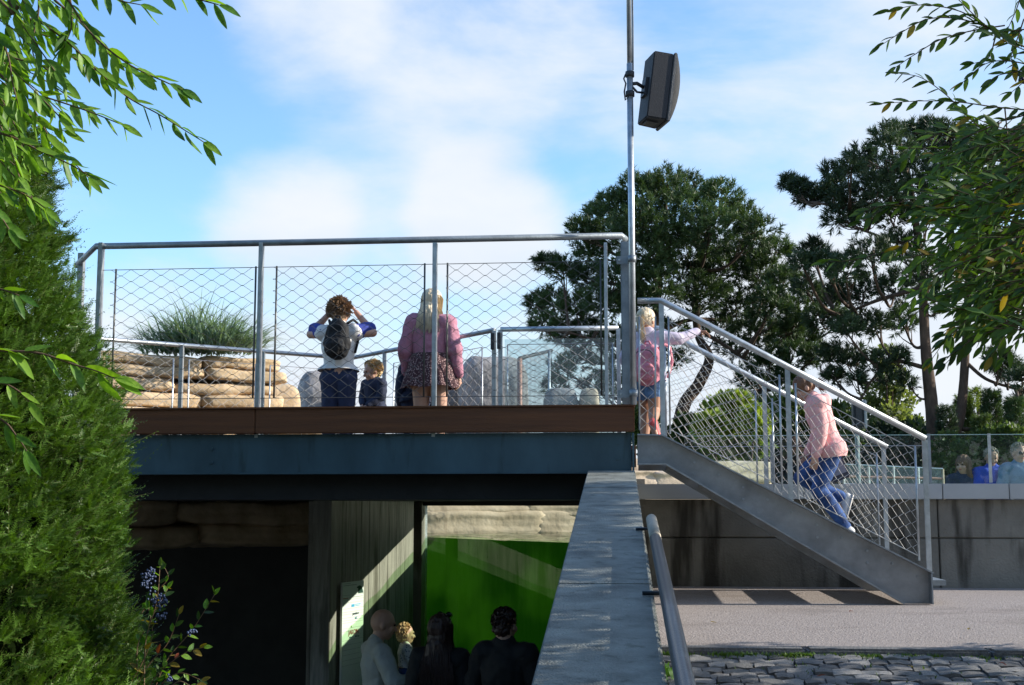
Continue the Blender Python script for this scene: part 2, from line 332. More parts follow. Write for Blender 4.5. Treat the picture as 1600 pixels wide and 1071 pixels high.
# ---------------------------------------------------------------- parapet wall with coping and handrail
COPE = lambda y: .255 - .113 * (9.5 - y)
pa = empty('parapet_wall', (-.22, 9.3, -2.6), 'grey concrete parapet wall with flat stone coping rising away from the foreground', 'wall')
XL, XR = -.394, -.056
def XS(y): return -.018 * (y - 9.5)
MB().prism([(XL + .03 + XS(-1), -1, COPE(-1) - .07), (XL + .03, 9.42, COPE(9.42) - .07), (XL + .03, 9.42, -2.9), (XL + .03 + XS(-1), -1, -2.9)], (XR - XL - .06, 0, 0)).build('wall_body', M_conc, pa)
for a, b in ((-1, 1.3), (1.3, 4.79), (4.79, 8.24), (8.24, 9.46)):
    a += .004; b -= .004
    mb = MB(); mb.prism([(XL + XS(a), a, COPE(a)), (XL + XS(b), b, COPE(b)), (XL + XS(b), b, COPE(b) - .068), (XL + XS(a), a, COPE(a) - .068)], (XR - XL, 0, 0)); mb.build('coping_slab', M_cope, pa, bevel=.005)
# lower retaining wall between the two levels, under the platform; raised to shut out stray sun
MB().box((-.235, 10.5, -1.37), (.33, 2.0, 3.14)).build('retaining_wall', M_conc).location
tag(bpy.data.objects['retaining_wall'], 'dark concrete retaining wall under the platform behind the parapet end', 'wall')

hr = empty('wall_handrail', (.03, 6.3, -.1), 'dark painted tubular handrail bracketed to the right side of the parapet', 'handrail')
def HZ(y): return COPE(y) + .045
def hxf(y): return .037 - .018 * (y - 6.3)
pts = [V((hxf(y), y, HZ(y))) for y in (-1, 2, 4, 5.6)]
MB().tube(pts, .0245, 16).build('rail', M_rail_dark, hr, True)
MB().tube([V((hxf(5.6), 5.6, HZ(5.6))), V((hxf(6.28), 6.28, HZ(6.28)))], .0255, 16).build('sunlit_end', mat('sunlit_rail_end', (.33, .29, .22), .5, .3, .2, 20, .1, 60), hr, True)  # last stretch of rail in sun, its light painted as a paler brown
for y in (1.2, 2.9, 4.55, 6.2):
    MB().tube([V((XR + XS(y) - .04, y, HZ(y) - .035)), V((hxf(y), y, HZ(y) - .035)), V((hxf(y), y, HZ(y)))], .008, 8).build('bracket', M_rail_dark, hr, True)

# ---------------------------------------------------------------- PLATFORM
XP0, XP1 = -4.02, -.055
DECK = [(XP0, YD + .06), (XP1, YD + .06), (XP1, 11.05), (-1.25, 11.1), (-2.94, 13.15), (-4.75, 11.35)]
pf = empty('viewing_platform', (-2, 10, ZF - .2), 'raised viewing platform with dark timber edge board and blue grey steel beam', 'platform')
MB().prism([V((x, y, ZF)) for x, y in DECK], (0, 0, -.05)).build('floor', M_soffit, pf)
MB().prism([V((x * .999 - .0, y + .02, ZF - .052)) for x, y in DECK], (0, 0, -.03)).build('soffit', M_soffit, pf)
zt = .716; zb = .53
# edge boards of the front
xs = [XP0, -2.86, XP1]
for a, b in zip(xs, xs[1:]):
    MB().box(((a + b) / 2, YD + .03, (zt + zb) / 2), (b - a - .002, .06, zt - zb)).build('edge_board', M_timber, pf, bevel=.006)
MB().box(((XP0 + XP1) / 2, YD + .05, zt + .004), (XP1 - XP0 + .01, .13, .012)).build('edge_trim', M_timber, pf)
mb = MB(); mb.box(((XP0 + XP1) / 2 - .01, YD + .065, .385), (XP1 - XP0 - .03, .014, .285)); mb.box(((XP0 + XP1) / 2 - .01, YD + .06, .2365), (XP1 - XP0 - .03, .14, .012)); mb.build('front_beam', M_beam, pf)
MB().box((XP1 - .012, YD + .045, .375), (.014, .09, .29)).build('beam_end_plate', M_beam, pf)
for (x, z) in ((-.18, .45), (-.18, .34), (-3.2, .42), (-3.2, .32)):
    MB().tube([V((x, YD + .045, z)), V((x, YD + .062, z))], .012, 8).build('bolt', M_beam, pf)
for y in (10.1, 10.7, 11.4, 12.1):                         # joists seen from below
    l = [x for x in (XP0 - (y - YD) * .4, )][0]; r_ = XP1 if y < 11.05 else -1.25 - (y - 11.1) * .82
    MB().box(((l + r_) / 2, y, ZF - .14), (r_ - l - .1, .07, .12)).build('joist', M_soffit, pf)
MB().bar((-4.5, 9.9, ZF - .12), (-1.0, 11.0, ZF - .12), .09, .15).build('joist', mat('bounce_lit_joist', (.30, .14, .06), .6, 0, .2, 5, .1, 40), pf)  # joist caught by bounced light, painted in as a brighter orange
# rear and side boards of the edge
for a, b in zip(DECK[2:], DECK[3:] + DECK[:1]):
    MB().bar((*a, ZF + .02), (*b, ZF + .02), .04, .16).build('rear_edge_board', M_timber, pf)

# wire net panels
def net(A, B, C, D, w, h, r, name='cable_net', m=None, parent=None, ferr=True):
    """A,B bottom left/right, C,D top right/left"""
    A, B, C, D = map(V, (A, B, C, D)); nu = max(2, 2 * round((B - A).length / w)); nv = max(2, 2 * round((D - A).length / h))
    def pt(i, j):
        u = i / nu; v = j / nv; return (A * (1 - u) + B * u) * (1 - v) + (D * (1 - u) + C * u) * v
    ux = (B - A).normalized(); nn = ux.cross((D - A).normalized()).normalized(); segs = []
    fer = MB()
    for i in range(nu + 1):
        for j in range(nv + 1):
            if (i + j) % 2: continue
            p = pt(i, j)
            jit = nn * random.uniform(-.004, .004)
            if ferr and 0 < j < nv: fer.bar(p - ux * r * 3.6, p + ux * r * 3.6, r * 2.9, r * 3.4, nn)
            for dj in (-1, 1):
                if i + 1 <= nu and 0 <= j + dj <= nv:
                    q = pt(i + 1, j + dj); k = ux * (w * .05); m1 = p + k; m2 = q - k
                    segs += [(p, m1), (m1, m2), (m2, q)]
    S = np.array([[tuple(a), tuple(b)] for a, b in segs]); d = nrm(S[:, 1] - S[:, 0]); n3 = np.tile(np.array(nn), (len(S), 1)); s3 = np.cross(d, n3)
    vs = []
    for e in (0, 1):
        for a in (0, 2.094, 4.189): vs.append(S[:, e] + (n3 * math.cos(a) + s3 * math.sin(a)) * r)
    vs = np.stack(vs, 1).reshape(-1, 3); b = np.arange(len(S))[:, None] * 6
    fs = np.concatenate([b + np.array([[0, 1, 4, 3]]), b + np.array([[1, 2, 5, 4]]), b + np.array([[2, 0, 3, 5]])])
    me = fast_mesh(name, vs, fs); o = link(name, me, m or M_wire, parent, True)
    if ferr: fer.build('ferrules', m or M_wire, parent)['kind'] = 'stuff'
    return o
M_net = mat('backlit_stainless_net', (.12, .118, .11), .45, .5, .1, 20, 0)  # net seen against the sky, its backlit darkness put into the colour
M_netl = mat('sunlit_stainless_net', (.52, .50, .46), .5, .3, .1, 20, 0)  # same net in sun, the light painted as a paler tone
# front railing (tall)
rl = empty('front_railing', (-2, YD, ZF), 'tall galvanised railing with cable net panels along the front edge of the platform', 'railing')
def YF(px): return YD - .02
YR_ = YD + .085
ra = P(150, 385.5, YR_); rb = P(972, 368.5, YR_); rb.z = ra.z = (ra.z + rb.z) / 2
rl_end = P(120, 396, YD + .85); rl_end.z = ra.z
MB().tube([rl_end, ra, rb, rb + V((.02, .12, 0))], .0245, 14).build('handrail', M_galvd, rl, True)
def vpost(px, top, bot, w, d, name, m, parent, Y=YD + .085, tube=False):
    a = P(px, top, Y); x = a.x
    if tube: return MB().tube([V((x, Y, bot)), V((x, Y, a.z))], w / 2, 8).build(name, m, parent, True)
    return MB().box((x, Y, (bot + a.z) / 2), (w, d, a.z - bot)).build(name, m, parent, bevel=.003)
for px, w in ((159, .036), (409, .032), (680, .032), (946, .024)):
    vpost(px, 380, ZF + .1 if px != 946 else .715, w, .055, 'post', M_galv, rl)
vpost(128, 396, ZF, .05, .05, 'post', M_galv, rl, YD + .75)
mb = MB(); x = P(977, 380, YD).x
mb.box((x, YD + .04, 1.32), (.060, .03, 1.22)); mb.box((x - .03, YD + .07, 1.32), (.012, .06, 1.22)); mb.build('corner_post', M_galvd, rl, bevel=.003)
for z in (1.78, .80):
    MB().box((x - .0, YD - .03, z), (.13, .012, .06)).build('clamp_plate', M_galvd, rl, bevel=.003)
    for dx in (-.045, .045): MB().tube([V((x + dx, YD - .036, z)), V((x + dx, YD - .05, z))], .008, 6).build('bolt', M_galv, rl)
for a, b in ((174, 395), (428, 662), (698, 940)):
    A, B, Cc, Dd = P(a, 618, YR_), P(b, 618, YR_), P(b, 400, YR_), P(a, 404, YR_)
    B.z = A.z = .80; Cc.z = Dd.z = 1.795
    for p, q in ((A, Dd), (B, Cc)): MB().tube([V((p.x, p.y, p.z)), V((p.x, p.y, q.z + .01))], .0075, 6).build('net_rod', M_net if a else M_wire, rl, True)
    net(A, B, Cc, Dd, .147, .088, .0017, 'cable_net', M_net, rl)
for z in (1.797, .80): MB().tube([V((ra.x + .04, YR_, z)), V((rb.x, YR_, z))], .0028, 5).build('edge_cable', M_net, rl)

# rear railing: V shaped on plan
rr = empty('rear_railing', (-2.5, 12, ZF), 'low rear railing bending to a point behind the people on the platform', 'railing')
RP = [P(125, 517, 11.05), P(160, 522, 11.3), P(548, 559, 13.05), P(772, 515, 11.05)]
for p in RP: p.z = 1.49
MB().tube(RP[:1] + RP[1:], .021, 12).build('handrail', M_galv, rr, True)
R2 = [P(782, 512, 11.0), P(966, 510, 11.0)]
for p in R2: p.z = 1.488
MB().tube(R2, .021, 12).build('handrail', M_galv, rr, True)
def seg_posts(a, b, ts, frames, parent, nm=M_netl):
    a, b = V(a), V(b)
    for t in ts:
        p = a.lerp(b, t); MB().box((p.x, p.y, (ZF + p.z) / 2), (.035, .035, p.z - ZF - .01)).build('post', M_galv, parent)
    for t0, t1 in frames:
        p, q = a.lerp(b, t0), a.lerp(b, t1)
        A, B, C2, D2 = V((p.x, p.y, ZF + .06)), V((q.x, q.y, ZF + .06)), V((q.x, q.y, p.z - .13)), V((p.x, p.y, p.z - .13))
        for s, e in ((A, D2), (B, C2)): MB().tube([s, e], .007, 6).build('net_rod', M_galv, parent, True)
        MB().tube([D2, C2], .003, 5).build('edge_cable', M_wire, parent)
        net(A, B, C2, D2, .147, .088, .0021, 'cable_net', nm, parent, False)
seg_posts(RP[1], RP[2], (.295, .62, .985), ((.02, .265), (.325, .59), (.65, .95)), rr)
seg_posts(RP[2], RP[3], (.27, 1.0), ((.04, .23), (.34, .93)), rr)
seg_posts(R2[0], R2[1], (0.0, 1.0), ((.06, .95),), rr)
for p in (RP[3], R2[0]):
    MB().box((p.x - .01, p.y - .03, p.z - .10), (.03, .03, .14)).build('gate_hinge', M_black, rr)
MB().box(((R2[0].x + R2[1].x) / 2, 11.06, .92), (R2[1].x - R2[0].x - .06, .012, .98)).build('glass_pane', glass('veiled_glass', (.86, .93, .93), 1.0, 0, .10), rr)

# speaker pole
pl = empty('speaker_pole', (0, YD - .07, ZF), 'tall galvanised pole rising from the railing corner beside the stairs', 'pole')
p0 = P(990, 634, YD - .07); p1 = P(985, 100, YD - .07); p1.x = p0.x
MB().tube([V((p0.x, p0.y, .72)), V((p0.x, p0.y, p1.z))], .0235, 14).build('lower_tube', M_galv, pl, True)
MB().tube([V((p0.x, p0.y, p1.z)), V((p0.x, p0.y, p1.z + 2.2))], .0195, 14).build('upper_tube', M_galv, pl, True)
for z in (1.78, .80):
    MB().tube([V((p0.x, p0.y, z - .025)), V((p0.x, p0.y, z + .025))], .031, 14).build('clamp', M_galvd, pl, True)
MB().tube([V((p0.x + .022, p0.y, p1.z + 2.1)), V((p0.x + .024, p0.y, p1.z + .9)), V((p0.x + .027, p0.y, p1.z + .3)), V((p0.x + .024, p0.y, p1.z - .05))], .006, 6).build('cable', M_black, pl, True)
# loudspeaker
cz = P(1025, 140, YD).z; spc = V((P(1026, 140, YD).x, YD + .02, cz))
sp = empty('loudspeaker', (spc.x, spc.y, spc.z - .3), 'black loudspeaker tilted down on the tall pole above the stairs', 'loudspeaker')
Rm = Matrix.Rotation(R(-72), 3, 'Z') @ Matrix.Rotation(R(-7.5), 3, 'X')
def sb(mb, c, d): return mb.box(spc + Rm @ V(c), d, Rm)
prof = [(-.115, -.085), (.115, -.085), (.128, .065), (-.128, .065)]
mb = MB(); h = .255
vs = [spc + Rm @ V((x, y, z)) for z in (-h, h) for x, y in prof]
mb.add(vs, [(3, 2, 1, 0), (4, 5, 6, 7), (0, 1, 5, 4), (1, 2, 6, 5), (2, 3, 7, 6), (3, 0, 4, 7)]); mb.build('cabinet', M_blackm, sp, bevel=.008)
mb = MB(); sb(mb, (0, .078, 0), (.27, .026, .53)); mb.build('front_frame', mat('speaker_trim', (.075, .078, .082), .45, 0, .2, 60, .2, 120), sp, bevel=.006)
mb = MB(); n = 10; vs = []
for i in range(n + 1):
    t = -1 + 2 * i / n; dy = .092 + .045 * (1 - t * t)
    for x in (-.124, .124): vs += [spc + Rm @ V((x, .085, t * .255)), spc + Rm @ V((x, dy, t * .255))]
fs = []
for i in range(n):
    a = 4 * i; fs += [(a + 1, a + 3, a + 7, a + 5), (a, a + 1, a + 5, a + 4), (a + 3, a + 2, a + 6, a + 7)]
mb.add(vs, fs); mb.build('grille', M_grille, sp, True)
mb = MB(); sb(mb, (0, -.02, -.262), (.10, .08, .012)); mb.build('base_socket', M_black, sp)
mb = MB(); sb(mb, (0, -.095, 0), (.09, .02, .14)); mb.build('back_plate', M_black, sp)
bk = spc + Rm @ V((0, -.10, 0)); pc = V((p0.x, p0.y, bk.z + .01))
MB().tube([bk, (bk + pc) / 2 + V((0, 0, .02)), pc], .014, 8).build('bracket_arm', M_black, sp, True)
MB().tube([bk + V((0, 0, -.04)), (bk + pc) / 2 + V((0, -.01, -.05)), pc], .009, 8).build('bracket_arm', M_black, sp, True)
for dz in (-.075, .075): MB().tube([pc + V((0, 0, dz - .02)), pc + V((0, 0, dz + .02))], .033, 12).build('pole_clamp', M_black, sp, True)
MB().tube([pc + V((-.03, 0, .08)), pc + V((-.045, -.01, .04)), pc + V((-.03, -.02, 0)), pc + V((-.042, -.01, -.06)), pc + V((-.035, 0, -.12)), pc + V((-.01, -.02, -.10))], .006, 6).build('cable', M_black, sp, True)

# ---------------------------------------------------------------- STAIRS
st = empty('steel_staircase', (1, 10.2, ZG), 'galvanised steel staircase with net railings leading up to the platform', 'stairs')
Y0, Y1 = YD, 10.98
a0, a1, a2 = P(996, 680, Y0), P(1035, 681, Y0), P(1455, 895, Y0)
b2, b1, b0 = P(1455, 936, Y0), P(1410, 936, Y0), P(1040, 727, Y0); b00 = P(996, 727, Y0)
def stringer(Y, s):
    q = [V((p.x, Y, p.z)) for p in (a0, a1, a2, b2, b1, b0, b00)]
    q[3].z = q[4].z = ZG + .004
    mb = MB(); mb.prism(q, (0, .012, 0)); o = mb.build('stringer_web', mat('stringer_steel', (.25, .265, .28), .42, .55, .3, 5, .06, 40), st)
    mb = MB()
    for p, r_ in ((q[0], q[1]), (q[1], q[2])): mb.bar(p + V((0, -s * .035, 0)), r_ + V((0, -s * .035, 0)), .085, .010)
    for p, r_ in ((q[6], q[5]), (q[5], q[4])): mb.bar(p + V((0, -s * .035, .006)), r_ + V((0, -s * .035, .006)), .085, .012)
    mb.box((q[3].x - .005, Y - s * .035, (q[2].z + q[3].z) / 2), (.010, .085, q[2].z - q[3].z - .004)); mb.build('stringer_flange', M_galvd, st)
    for t in np.linspace(.03, .95, 11):
        top = q[1].lerp(q[2], t); 
        for k, dz in ((0, -.075), (1, -.16)):
            if k and int(t * 100) % 2: continue
            MB().tube([top + V((0, -s * .0, dz)), top + V((0, -s * .012 - (0 if s > 0 else -.012), dz))], .009, 8).build('bolt', M_galvd, st)
stringer(Y0, 1); stringer(Y1, -1)
NT = 7; rise = (ZF - ZG) / (NT + 1); xA, xB = a1.x + .06, 2.08; run = (xB - xA) / NT
for i in range(NT):
    x = xA + run * i + run / 2; z = a1.z + (a2.z - a1.z) * (x - a1.x) / (a2.x - a1.x) - .075
    mb = MB(); mb.box((x, (Y0 + Y1) / 2, z - .018), (run * 1.08, Y1 - Y0 - .03, .036)); mb.build('tread', M_galvd, st)
MB().box(((a0.x + a1.x) / 2 + .03, (Y0 + Y1) / 2, ZF - .02), (.2, Y1 - Y0 - .03, .04)).build('landing_plate', M_galvd, st)
def st_rail(Y, s, tl, tt, te, posts, frames, nm):
    T = [P(tl[0], tl[1], Y), P(tt[0], tt[1], Y), P(te[0], te[1], Y)]; T[0].z = T[1].z
    MB().tube(T, .0225, 14).build('handrail', M_galv, st, True)
    def rail_z(x): 
        if x < T[1].x: return T[1].z
        t = (x - T[1].x) / (T[2].x - T[1].x); return T[1].z + t * (T[2].z - T[1].z)
    def str_z(x):
        if x < a1.x: return a1.z
        t = (x - a1.x) / (a2.x - a1.x); return a1.z + t * (a2.z - a1.z)
    for px in posts:
        x = P(px, 600, Y).x; MB().box((x, Y, (str_z(x) + rail_z(x) - .01) / 2), (.036, .014, rail_z(x) - str_z(x) - .01)).build('post', M_galv, st, bevel=.003)
    for p0_, p1_ in frames:
        x0, x1 = P(p0_, 600, Y).x, P(p1_, 600, Y).x
        A, B = V((x0, Y, str_z(x0) + .07)), V((x1, Y, str_z(x1) + .07)); C2, D2 = V((x1, Y, rail_z(x1) - .12)), V((x0, Y, rail_z(x0) - .12))
        for q, r_ in ((A, D2), (B, C2)): MB().tube([q + V((0, 0, -.03)), r_ + V((0, 0, .03))], .0078, 6).build('net_rod', M_galv, st, True)
        for q, r_ in ((A, B), (D2, C2)): MB().tube([q, r_], .0035, 5).build('edge_cable', M_netl, st)
        net(A, B, C2, D2, .105, .082, .0019, 'cable_net', nm, st, False)
st_rail(Y0 - .03, 1, (996, 470), (1033, 470), (1446, 686), (1035, 1231, 1441), ((1046, 1218), (1243, 1426)), M_netl)
st_rail(Y1 + .03, -1, (975, 513), (1027, 513), (1386, 699), (1022, 1194, 1377), ((1040, 1180), (1206, 1366)), M_netl)
# short landing net beside the corner
A, B = P(999, 672, Y0 - .03), P(1024, 672, Y0 - .03); C2, D2 = P(1024, 495, Y0 - .03), P(999, 495, Y0 - .03)
net(A, B, C2, D2, .1, .09, .002, 'cable_net', M_netl, st, False)
for q, r_ in ((A, D2), (B, C2)): MB().tube([q, r_], .0075, 6).build('net_rod', M_galv, st, True)

# ---------------------------------------------------------------- POOL WALL behind the stairs
pw = empty('pool_wall', (4, 11.5, ZG), 'low stained concrete pool wall with pale cap behind the staircase', 'wall')
YW = 11.4; zc1 = .183; zc0 = .055; zmid = -.27
px_ = [-.08, 2.46, 5.1, 7.8, 12]
for a, b in zip(px_, px_[1:]):
    MB().box(((a + b) / 2, YW + .07, (ZG - .2 + zmid) / 2), (b - a - .012, .14, zmid - ZG + .2 - .008)).build('lower_panel', M_conc, pw, bevel=.006)
    MB().box(((a + b) / 2, YW + .075, (zc0 + .002 + zmid) / 2), (b - a - .010, .13, zc0 - zmid - .006)).build('upper_panel', M_conc, pw, bevel=.006)
for a, b in ((-.08, 1.35), (1.35, 2.49), (2.49, 3.03), (3.03, 4.3), (4.3, 5.6), (5.6, 7), (7, 9.5), (9.5, 12)):
    MB().box(((a + b) / 2, YW + .05, (zc0 + zc1) / 2), (b - a - .006, .24, zc1 - zc0)).build('cap_panel', M_capp, pw, bevel=.004)
MB().box((5.96, YW + .085, (ZG - .2 + .04) / 2), (12, .08, .04 - ZG + .2)).build('core', M_conc, pw)
gb = empty('glass_balustrade', (4, 11.45, zc1), 'clear glass balustrade standing on the pale cap of the pool wall', 'balustrade')
gx = [P(p, 700, 11.45).x for p in (1068, 1205, 1312, 1451, 1545, 1640, 1740, 1850)]
zt_g = P(1500, 680, 11.45).z
for i, (a, b) in enumerate(zip(gx, gx[1:])):
    MB().box(((a + b) / 2, 11.45, (zc1 + zt_g) / 2 + .003), (b - a - .012, .014, zt_g - zc1 - .004)).build('glass_pane', glass('green_edge_glass', (.84, .92, .90), 1.0, 0, .012), gb)
    MB().box(((a + b) / 2, 11.45, zt_g + .003), (b - a - .012, .015, .006)).build('glass_edge', mat('glass_edge_green', (.35, .5, .47), .2, 0, 0, 4, 0), gb)
    MB().box((b, 11.43, (zc1 + zt_g) / 2 + .01), (.022, .02, zt_g - zc1)).build('mullion', M_galv if i in (3,) else M_galvd, gb)
MB().tube([V((gx[0], 11.43, zt_g - .09)), V((gx[3], 11.43, zt_g - .09))], .003, 5).build('cable', M_wire, gb)

# ---------------------------------------------------------------- UNDERWATER WINDOW, pier, recess
W0, W1 = V((-2.33, 14.05, 0)), V((-.07, 11.42, 0)); wd = (W1 - W0).normalized(); wn = V((wd.y * -1, wd.x, 0))   # wn points into the pool
if wn.y < 0: wn = -wn
uw = empty('underwater_window', ((W0 + W1) / 2 + V((0, 0, -1.55))), 'large underwater viewing window with green water behind it', 'window')
def wbar(u0, u1, z0, z1, off, th, name, m):
    a, b = W0 + wd * u0 + wn * off, W0 + wd * u1 + wn * off; zc = (z0 + z1) / 2
    return MB().bar(V((a.x, a.y, zc)), V((b.x, b.y, zc)), th, z1 - z0).build(name, m, uw)
LW = (W1 - W0).length
wbar(0, LW, -1.5, .0, .02, .03, 'glass_pane', glass('aquarium_glass', (.93, .97, .93), 1.35))
wbar(-.04, LW, -1.62, -1.5, -.03, .16, 'sill', M_conc)
wbar(-.5, LW, -2.7, -1.62, .0, .25, 'wall_below', M_conc)
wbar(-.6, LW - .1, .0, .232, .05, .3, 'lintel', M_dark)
wbar(-.035, .0, -1.5, 0, .0, .05, 'jamb', M_galv)
rs = MB().prism([V((x, y, .235)) for x, y in ((-.41, 9.66), (-.41, 11.75), (-2.62, 14.35), (-11, 14.35), (-11, 9.66))], (0, 0, -.19)).build('added_passage_roof', M_dark); tag(rs, 'roof slab added over the passage under the platform to keep the sun out', 'roof')  # slab added to make the passage light-tight
# pier (board formed wall) left of the window
pr = empty('board_formed_wall', (-2.5, 12, -2.6), 'board marked concrete wall with a band of sunlight under the platform', 'wall')
Q0, Q1 = V((-2.83, 11.98, 0)), V((-2.40, 13.72, 0)); qd = (Q1 - Q0).normalized(); qn = V((qd.y, -qd.x, 0)); u = 0; QL = (Q1 - Q0).length
while u < QL - .02:
    w = min(random.uniform(.085, .125), QL - u); pr_ = random.uniform(0, .006); a = Q0 + qd * u - qn * (.06 - pr_); b = Q0 + qd * (u + w - .003) - qn * (.06 - pr_)
    MB().bar(V((a.x, a.y, -1.28)), V((b.x, b.y, -1.28)), .12, 2.66).build('board_mark', M_board, pr); u += w
MB().bar(V((Q0.x, Q0.y, -1.28)) - qn * .2, V((Q1.x, Q1.y, -1.28)) - qn * .2, .14, 2.64).build('core', M_conc, pr)
qp = P(505, 900, 11.75); MB().box((qp.x, 11.80, -1.28), (.17, .26, 2.66)).build('narrow_pillar', M_board, pr, bevel=.006)
MB().box((-2.40, 13.98, -1.28), (.14, .3, 2.64)).build('corner_block', M_conc, pr)
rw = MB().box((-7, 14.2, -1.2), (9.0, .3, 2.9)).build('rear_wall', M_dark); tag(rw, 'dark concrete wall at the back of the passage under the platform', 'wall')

# sign on the wall
sg = empty('sponsor_sign', (-2.7, 12.1, -2.2), 'tall white sponsor board with dark seal silhouette hanging on the concrete wall', 'sign')
s0 = P(534, 911, 11.95); s1 = P(567, 909, 12.35); sgz0 = -2.2; sgz1 = s0.z
sdv = V((s1.x - s0.x, s1.y - s0.y, 0)); sw = sdv.length; sux = sdv.normalized(); snn = V((sux.y, -sux.x, 0))
SO = V((s0.x, s0.y, sgz1))
M_sign = mat('white_sign_face', (.72, .76, .72), .4, 0, .04, 3, 0)
MB().bar(V((s0.x, s0.y, (sgz0 + sgz1) / 2)), V((s1.x, s1.y, (sgz0 + sgz1) / 2)), .02, sgz1 - sgz0).build('board', M_sign, sg)
sign_rot = Matrix((sux, V((0, 0, 1)), snn)).transposed()
def sgtext(txt, u, v, size, col, name):
    c = bpy.data.curves.new('t', 'FONT'); c.body = txt; c.size = size; c.extrude = .0008; c.align_x = 'CENTER'; o = bpy.data.objects.new('t', c); COL.objects.link(o)
    dg = bpy.context.evaluated_depsgraph_get(); me = bpy.data.meshes.new_from_object(o.evaluated_get(dg)); bpy.data.objects.remove(o)
    p = SO + sux * (u * sw) + V((0, 0, -v)) + snn * .0125
    me.transform(Matrix.Translation(p) @ sign_rot.to_4x4()); return link(name, me, mat('print_' + name, col, .5, 0, 0, 3, 0), sg)
def sgrect(u0, u1, v0, v1, col, name='print_line', cm='grey'):
    a = SO + sux * (u0 * sw) + snn * .0115; b = SO + sux * (u1 * sw) + snn * .0115
    return MB().bar(V((a.x, a.y, a.z - (v0 + v1) / 2)), V((b.x, b.y, b.z - (v0 + v1) / 2)), .002, v1 - v0).build(name, mat('print_' + cm, col, .5, 0, 0, 3, 0), sg)
k_ = 12.1 / 2050 / 6.264      # metres per pixel of the enlarged crop
def cv(y): return (y - 65) * k_
seal = [(.97, cv(183)), (.94, cv(150)), (.88, cv(118)), (.80, cv(107)), (.73, cv(112)), (.66, cv(122)), (.67, cv(131)), (.73, cv(135)), (.73, cv(183))]
MB().prism([SO + sux * (u * sw) + V((0, 0, -v)) + snn * .011 for u, v in seal], snn * .002).build('seal_silhouette', mat('print_seal_green', (.01, .05, .035), .5, 0, 0, 3, 0), sg)
sgrect(.04, .36, cv(76), cv(80), (.3, .3, .3)); sgrect(.04, .66, cv(93), cv(98), (.3, .3, .3)); sgrect(.02, .27, cv(215), cv(222), (.4, .12, .05), 'print_line', 'rust')
sgrect(.32, .95, cv(211), cv(216), (.3, .3, .3))
for yy in (190, 232, 262, 318, 350, 372, 405, 430, 452, 505, 535, 620, 665, 712, 760, 810, 860): sgrect(.02, .98, cv(yy), cv(yy + 2), (.3, .3, .3), 'divider')
sgrect(.42, .56, cv(283), cv(308), (.05, .35, .6), 'blue_logo', 'blue'); sgrect(.60, .85, cv(284), cv(290), (.05, .35, .6), 'blue_logo', 'blue'); sgrect(.60, .82, cv(298), cv(303), (.05, .35, .6), 'blue_logo', 'blue')
sgtext('pandure', .62, cv(386), .037, (.02, .05, .06), 'wordmark_dark'); sgtext('acc', .64, cv(428), .038, (.04, .22, .3), 'wordmark_blue')
sgtext('JAKON', .53, cv(572), .062, (.35, .03, .03), 'wordmark_red'); sgtext('SimCorp', .70, cv(604), .024, (.03, .12, .10), 'wordmark_green')
sgrect(.34, .41, cv(592), cv(606), (.03, .12, .10), 'green_logo', 'green'); sgtext('v', .42, cv(510), .05, (.2, .4, .03), 'tick_green')

# ---------------------------------------------------------------- WATER
def water_mat():
    m = bpy.data.materials.new('murky_green_water'); m.use_nodes = True; N = m.node_tree.nodes; L = m.node_tree.links; N.clear()
    out = N.new('ShaderNodeOutputMaterial'); d = N.new('ShaderNodeBsdfDiffuse'); t = N.new('ShaderNodeBsdfTranslucent'); ms = N.new('ShaderNodeMixShader'); ms.inputs[0].default_value = .6
    tc = N.new('ShaderNodeTexCoord'); n = N.new('ShaderNodeTexNoise'); n.inputs['Scale'].default_value = 1.1; n.inputs['Detail'].default_value = 5; L.new(tc.outputs['Object'], n.inputs['Vector'])
    rp = N.new('ShaderNodeValToRGB'); rp.color_ramp.elements[0].color = (.004, .024, .001, 1); rp.color_ramp.elements[1].color = (.017, .060, .003, 1); rp.color_ramp.elements[0].position = .42; rp.color_ramp.elements[1].position = .6
    L.new(n.outputs['Fac'], rp.inputs[0]); L.new(rp.outputs[0], d.inputs[0]); L.new(rp.outputs[0], t.inputs[0]); L.new(d.outputs[0], ms.inputs[1]); L.new(t.outputs[0], ms.inputs[2]); L.new(ms.outputs[0], out.inputs[0]); return m
ZW = -.325
wt = empty('pool_water', (1, 14, -3), kind='structure')
# surface with ripples
pts = [(W0 + wn * .05 - wd * 1.5), (W1 + wn * .05)]
nx, ny = 90, 50; vs = np.zeros(((nx + 1) * (ny + 1), 3)); 
A_, B_ = np.array(pts[0][:2]), np.array([12, 11.75]);
k = 0
for j in range(ny + 1):
    for i in range(nx + 1):
        u = i / nx; v = (j / ny)
        if u < .3: base = np.array(pts[0][:2]) * (1 - u / .3) + np.array(pts[1][:2]) * (u / .3) 
        else: base = np.array([pts[1].x + (12 - pts[1].x) * (u - .3) / .7, 11.72 if u > .31 else pts[1].y])
        far = np.array([-7 + 20 * u, 20.5]); p = base * (1 - v) + far * v
        vs[k] = (p[0], p[1], ZW + .022 * noise.noise(V((p[0] * 2.4, p[1] * 3.1, 0))) + .010 * noise.noise(V((p[0] * 7, p[1] * 7, 3)))); k += 1
fs = np.array([[j * (nx + 1) + i, j * (nx + 1) + i + 1, (j + 1) * (nx + 1) + i + 1, (j + 1) * (nx + 1) + i] for j in range(ny) for i in range(nx)])
link('water_surface', fast_mesh('water_surface', vs, fs), glass('water_skin', (.55, .75, .5), 1.0, .03), wt, True)
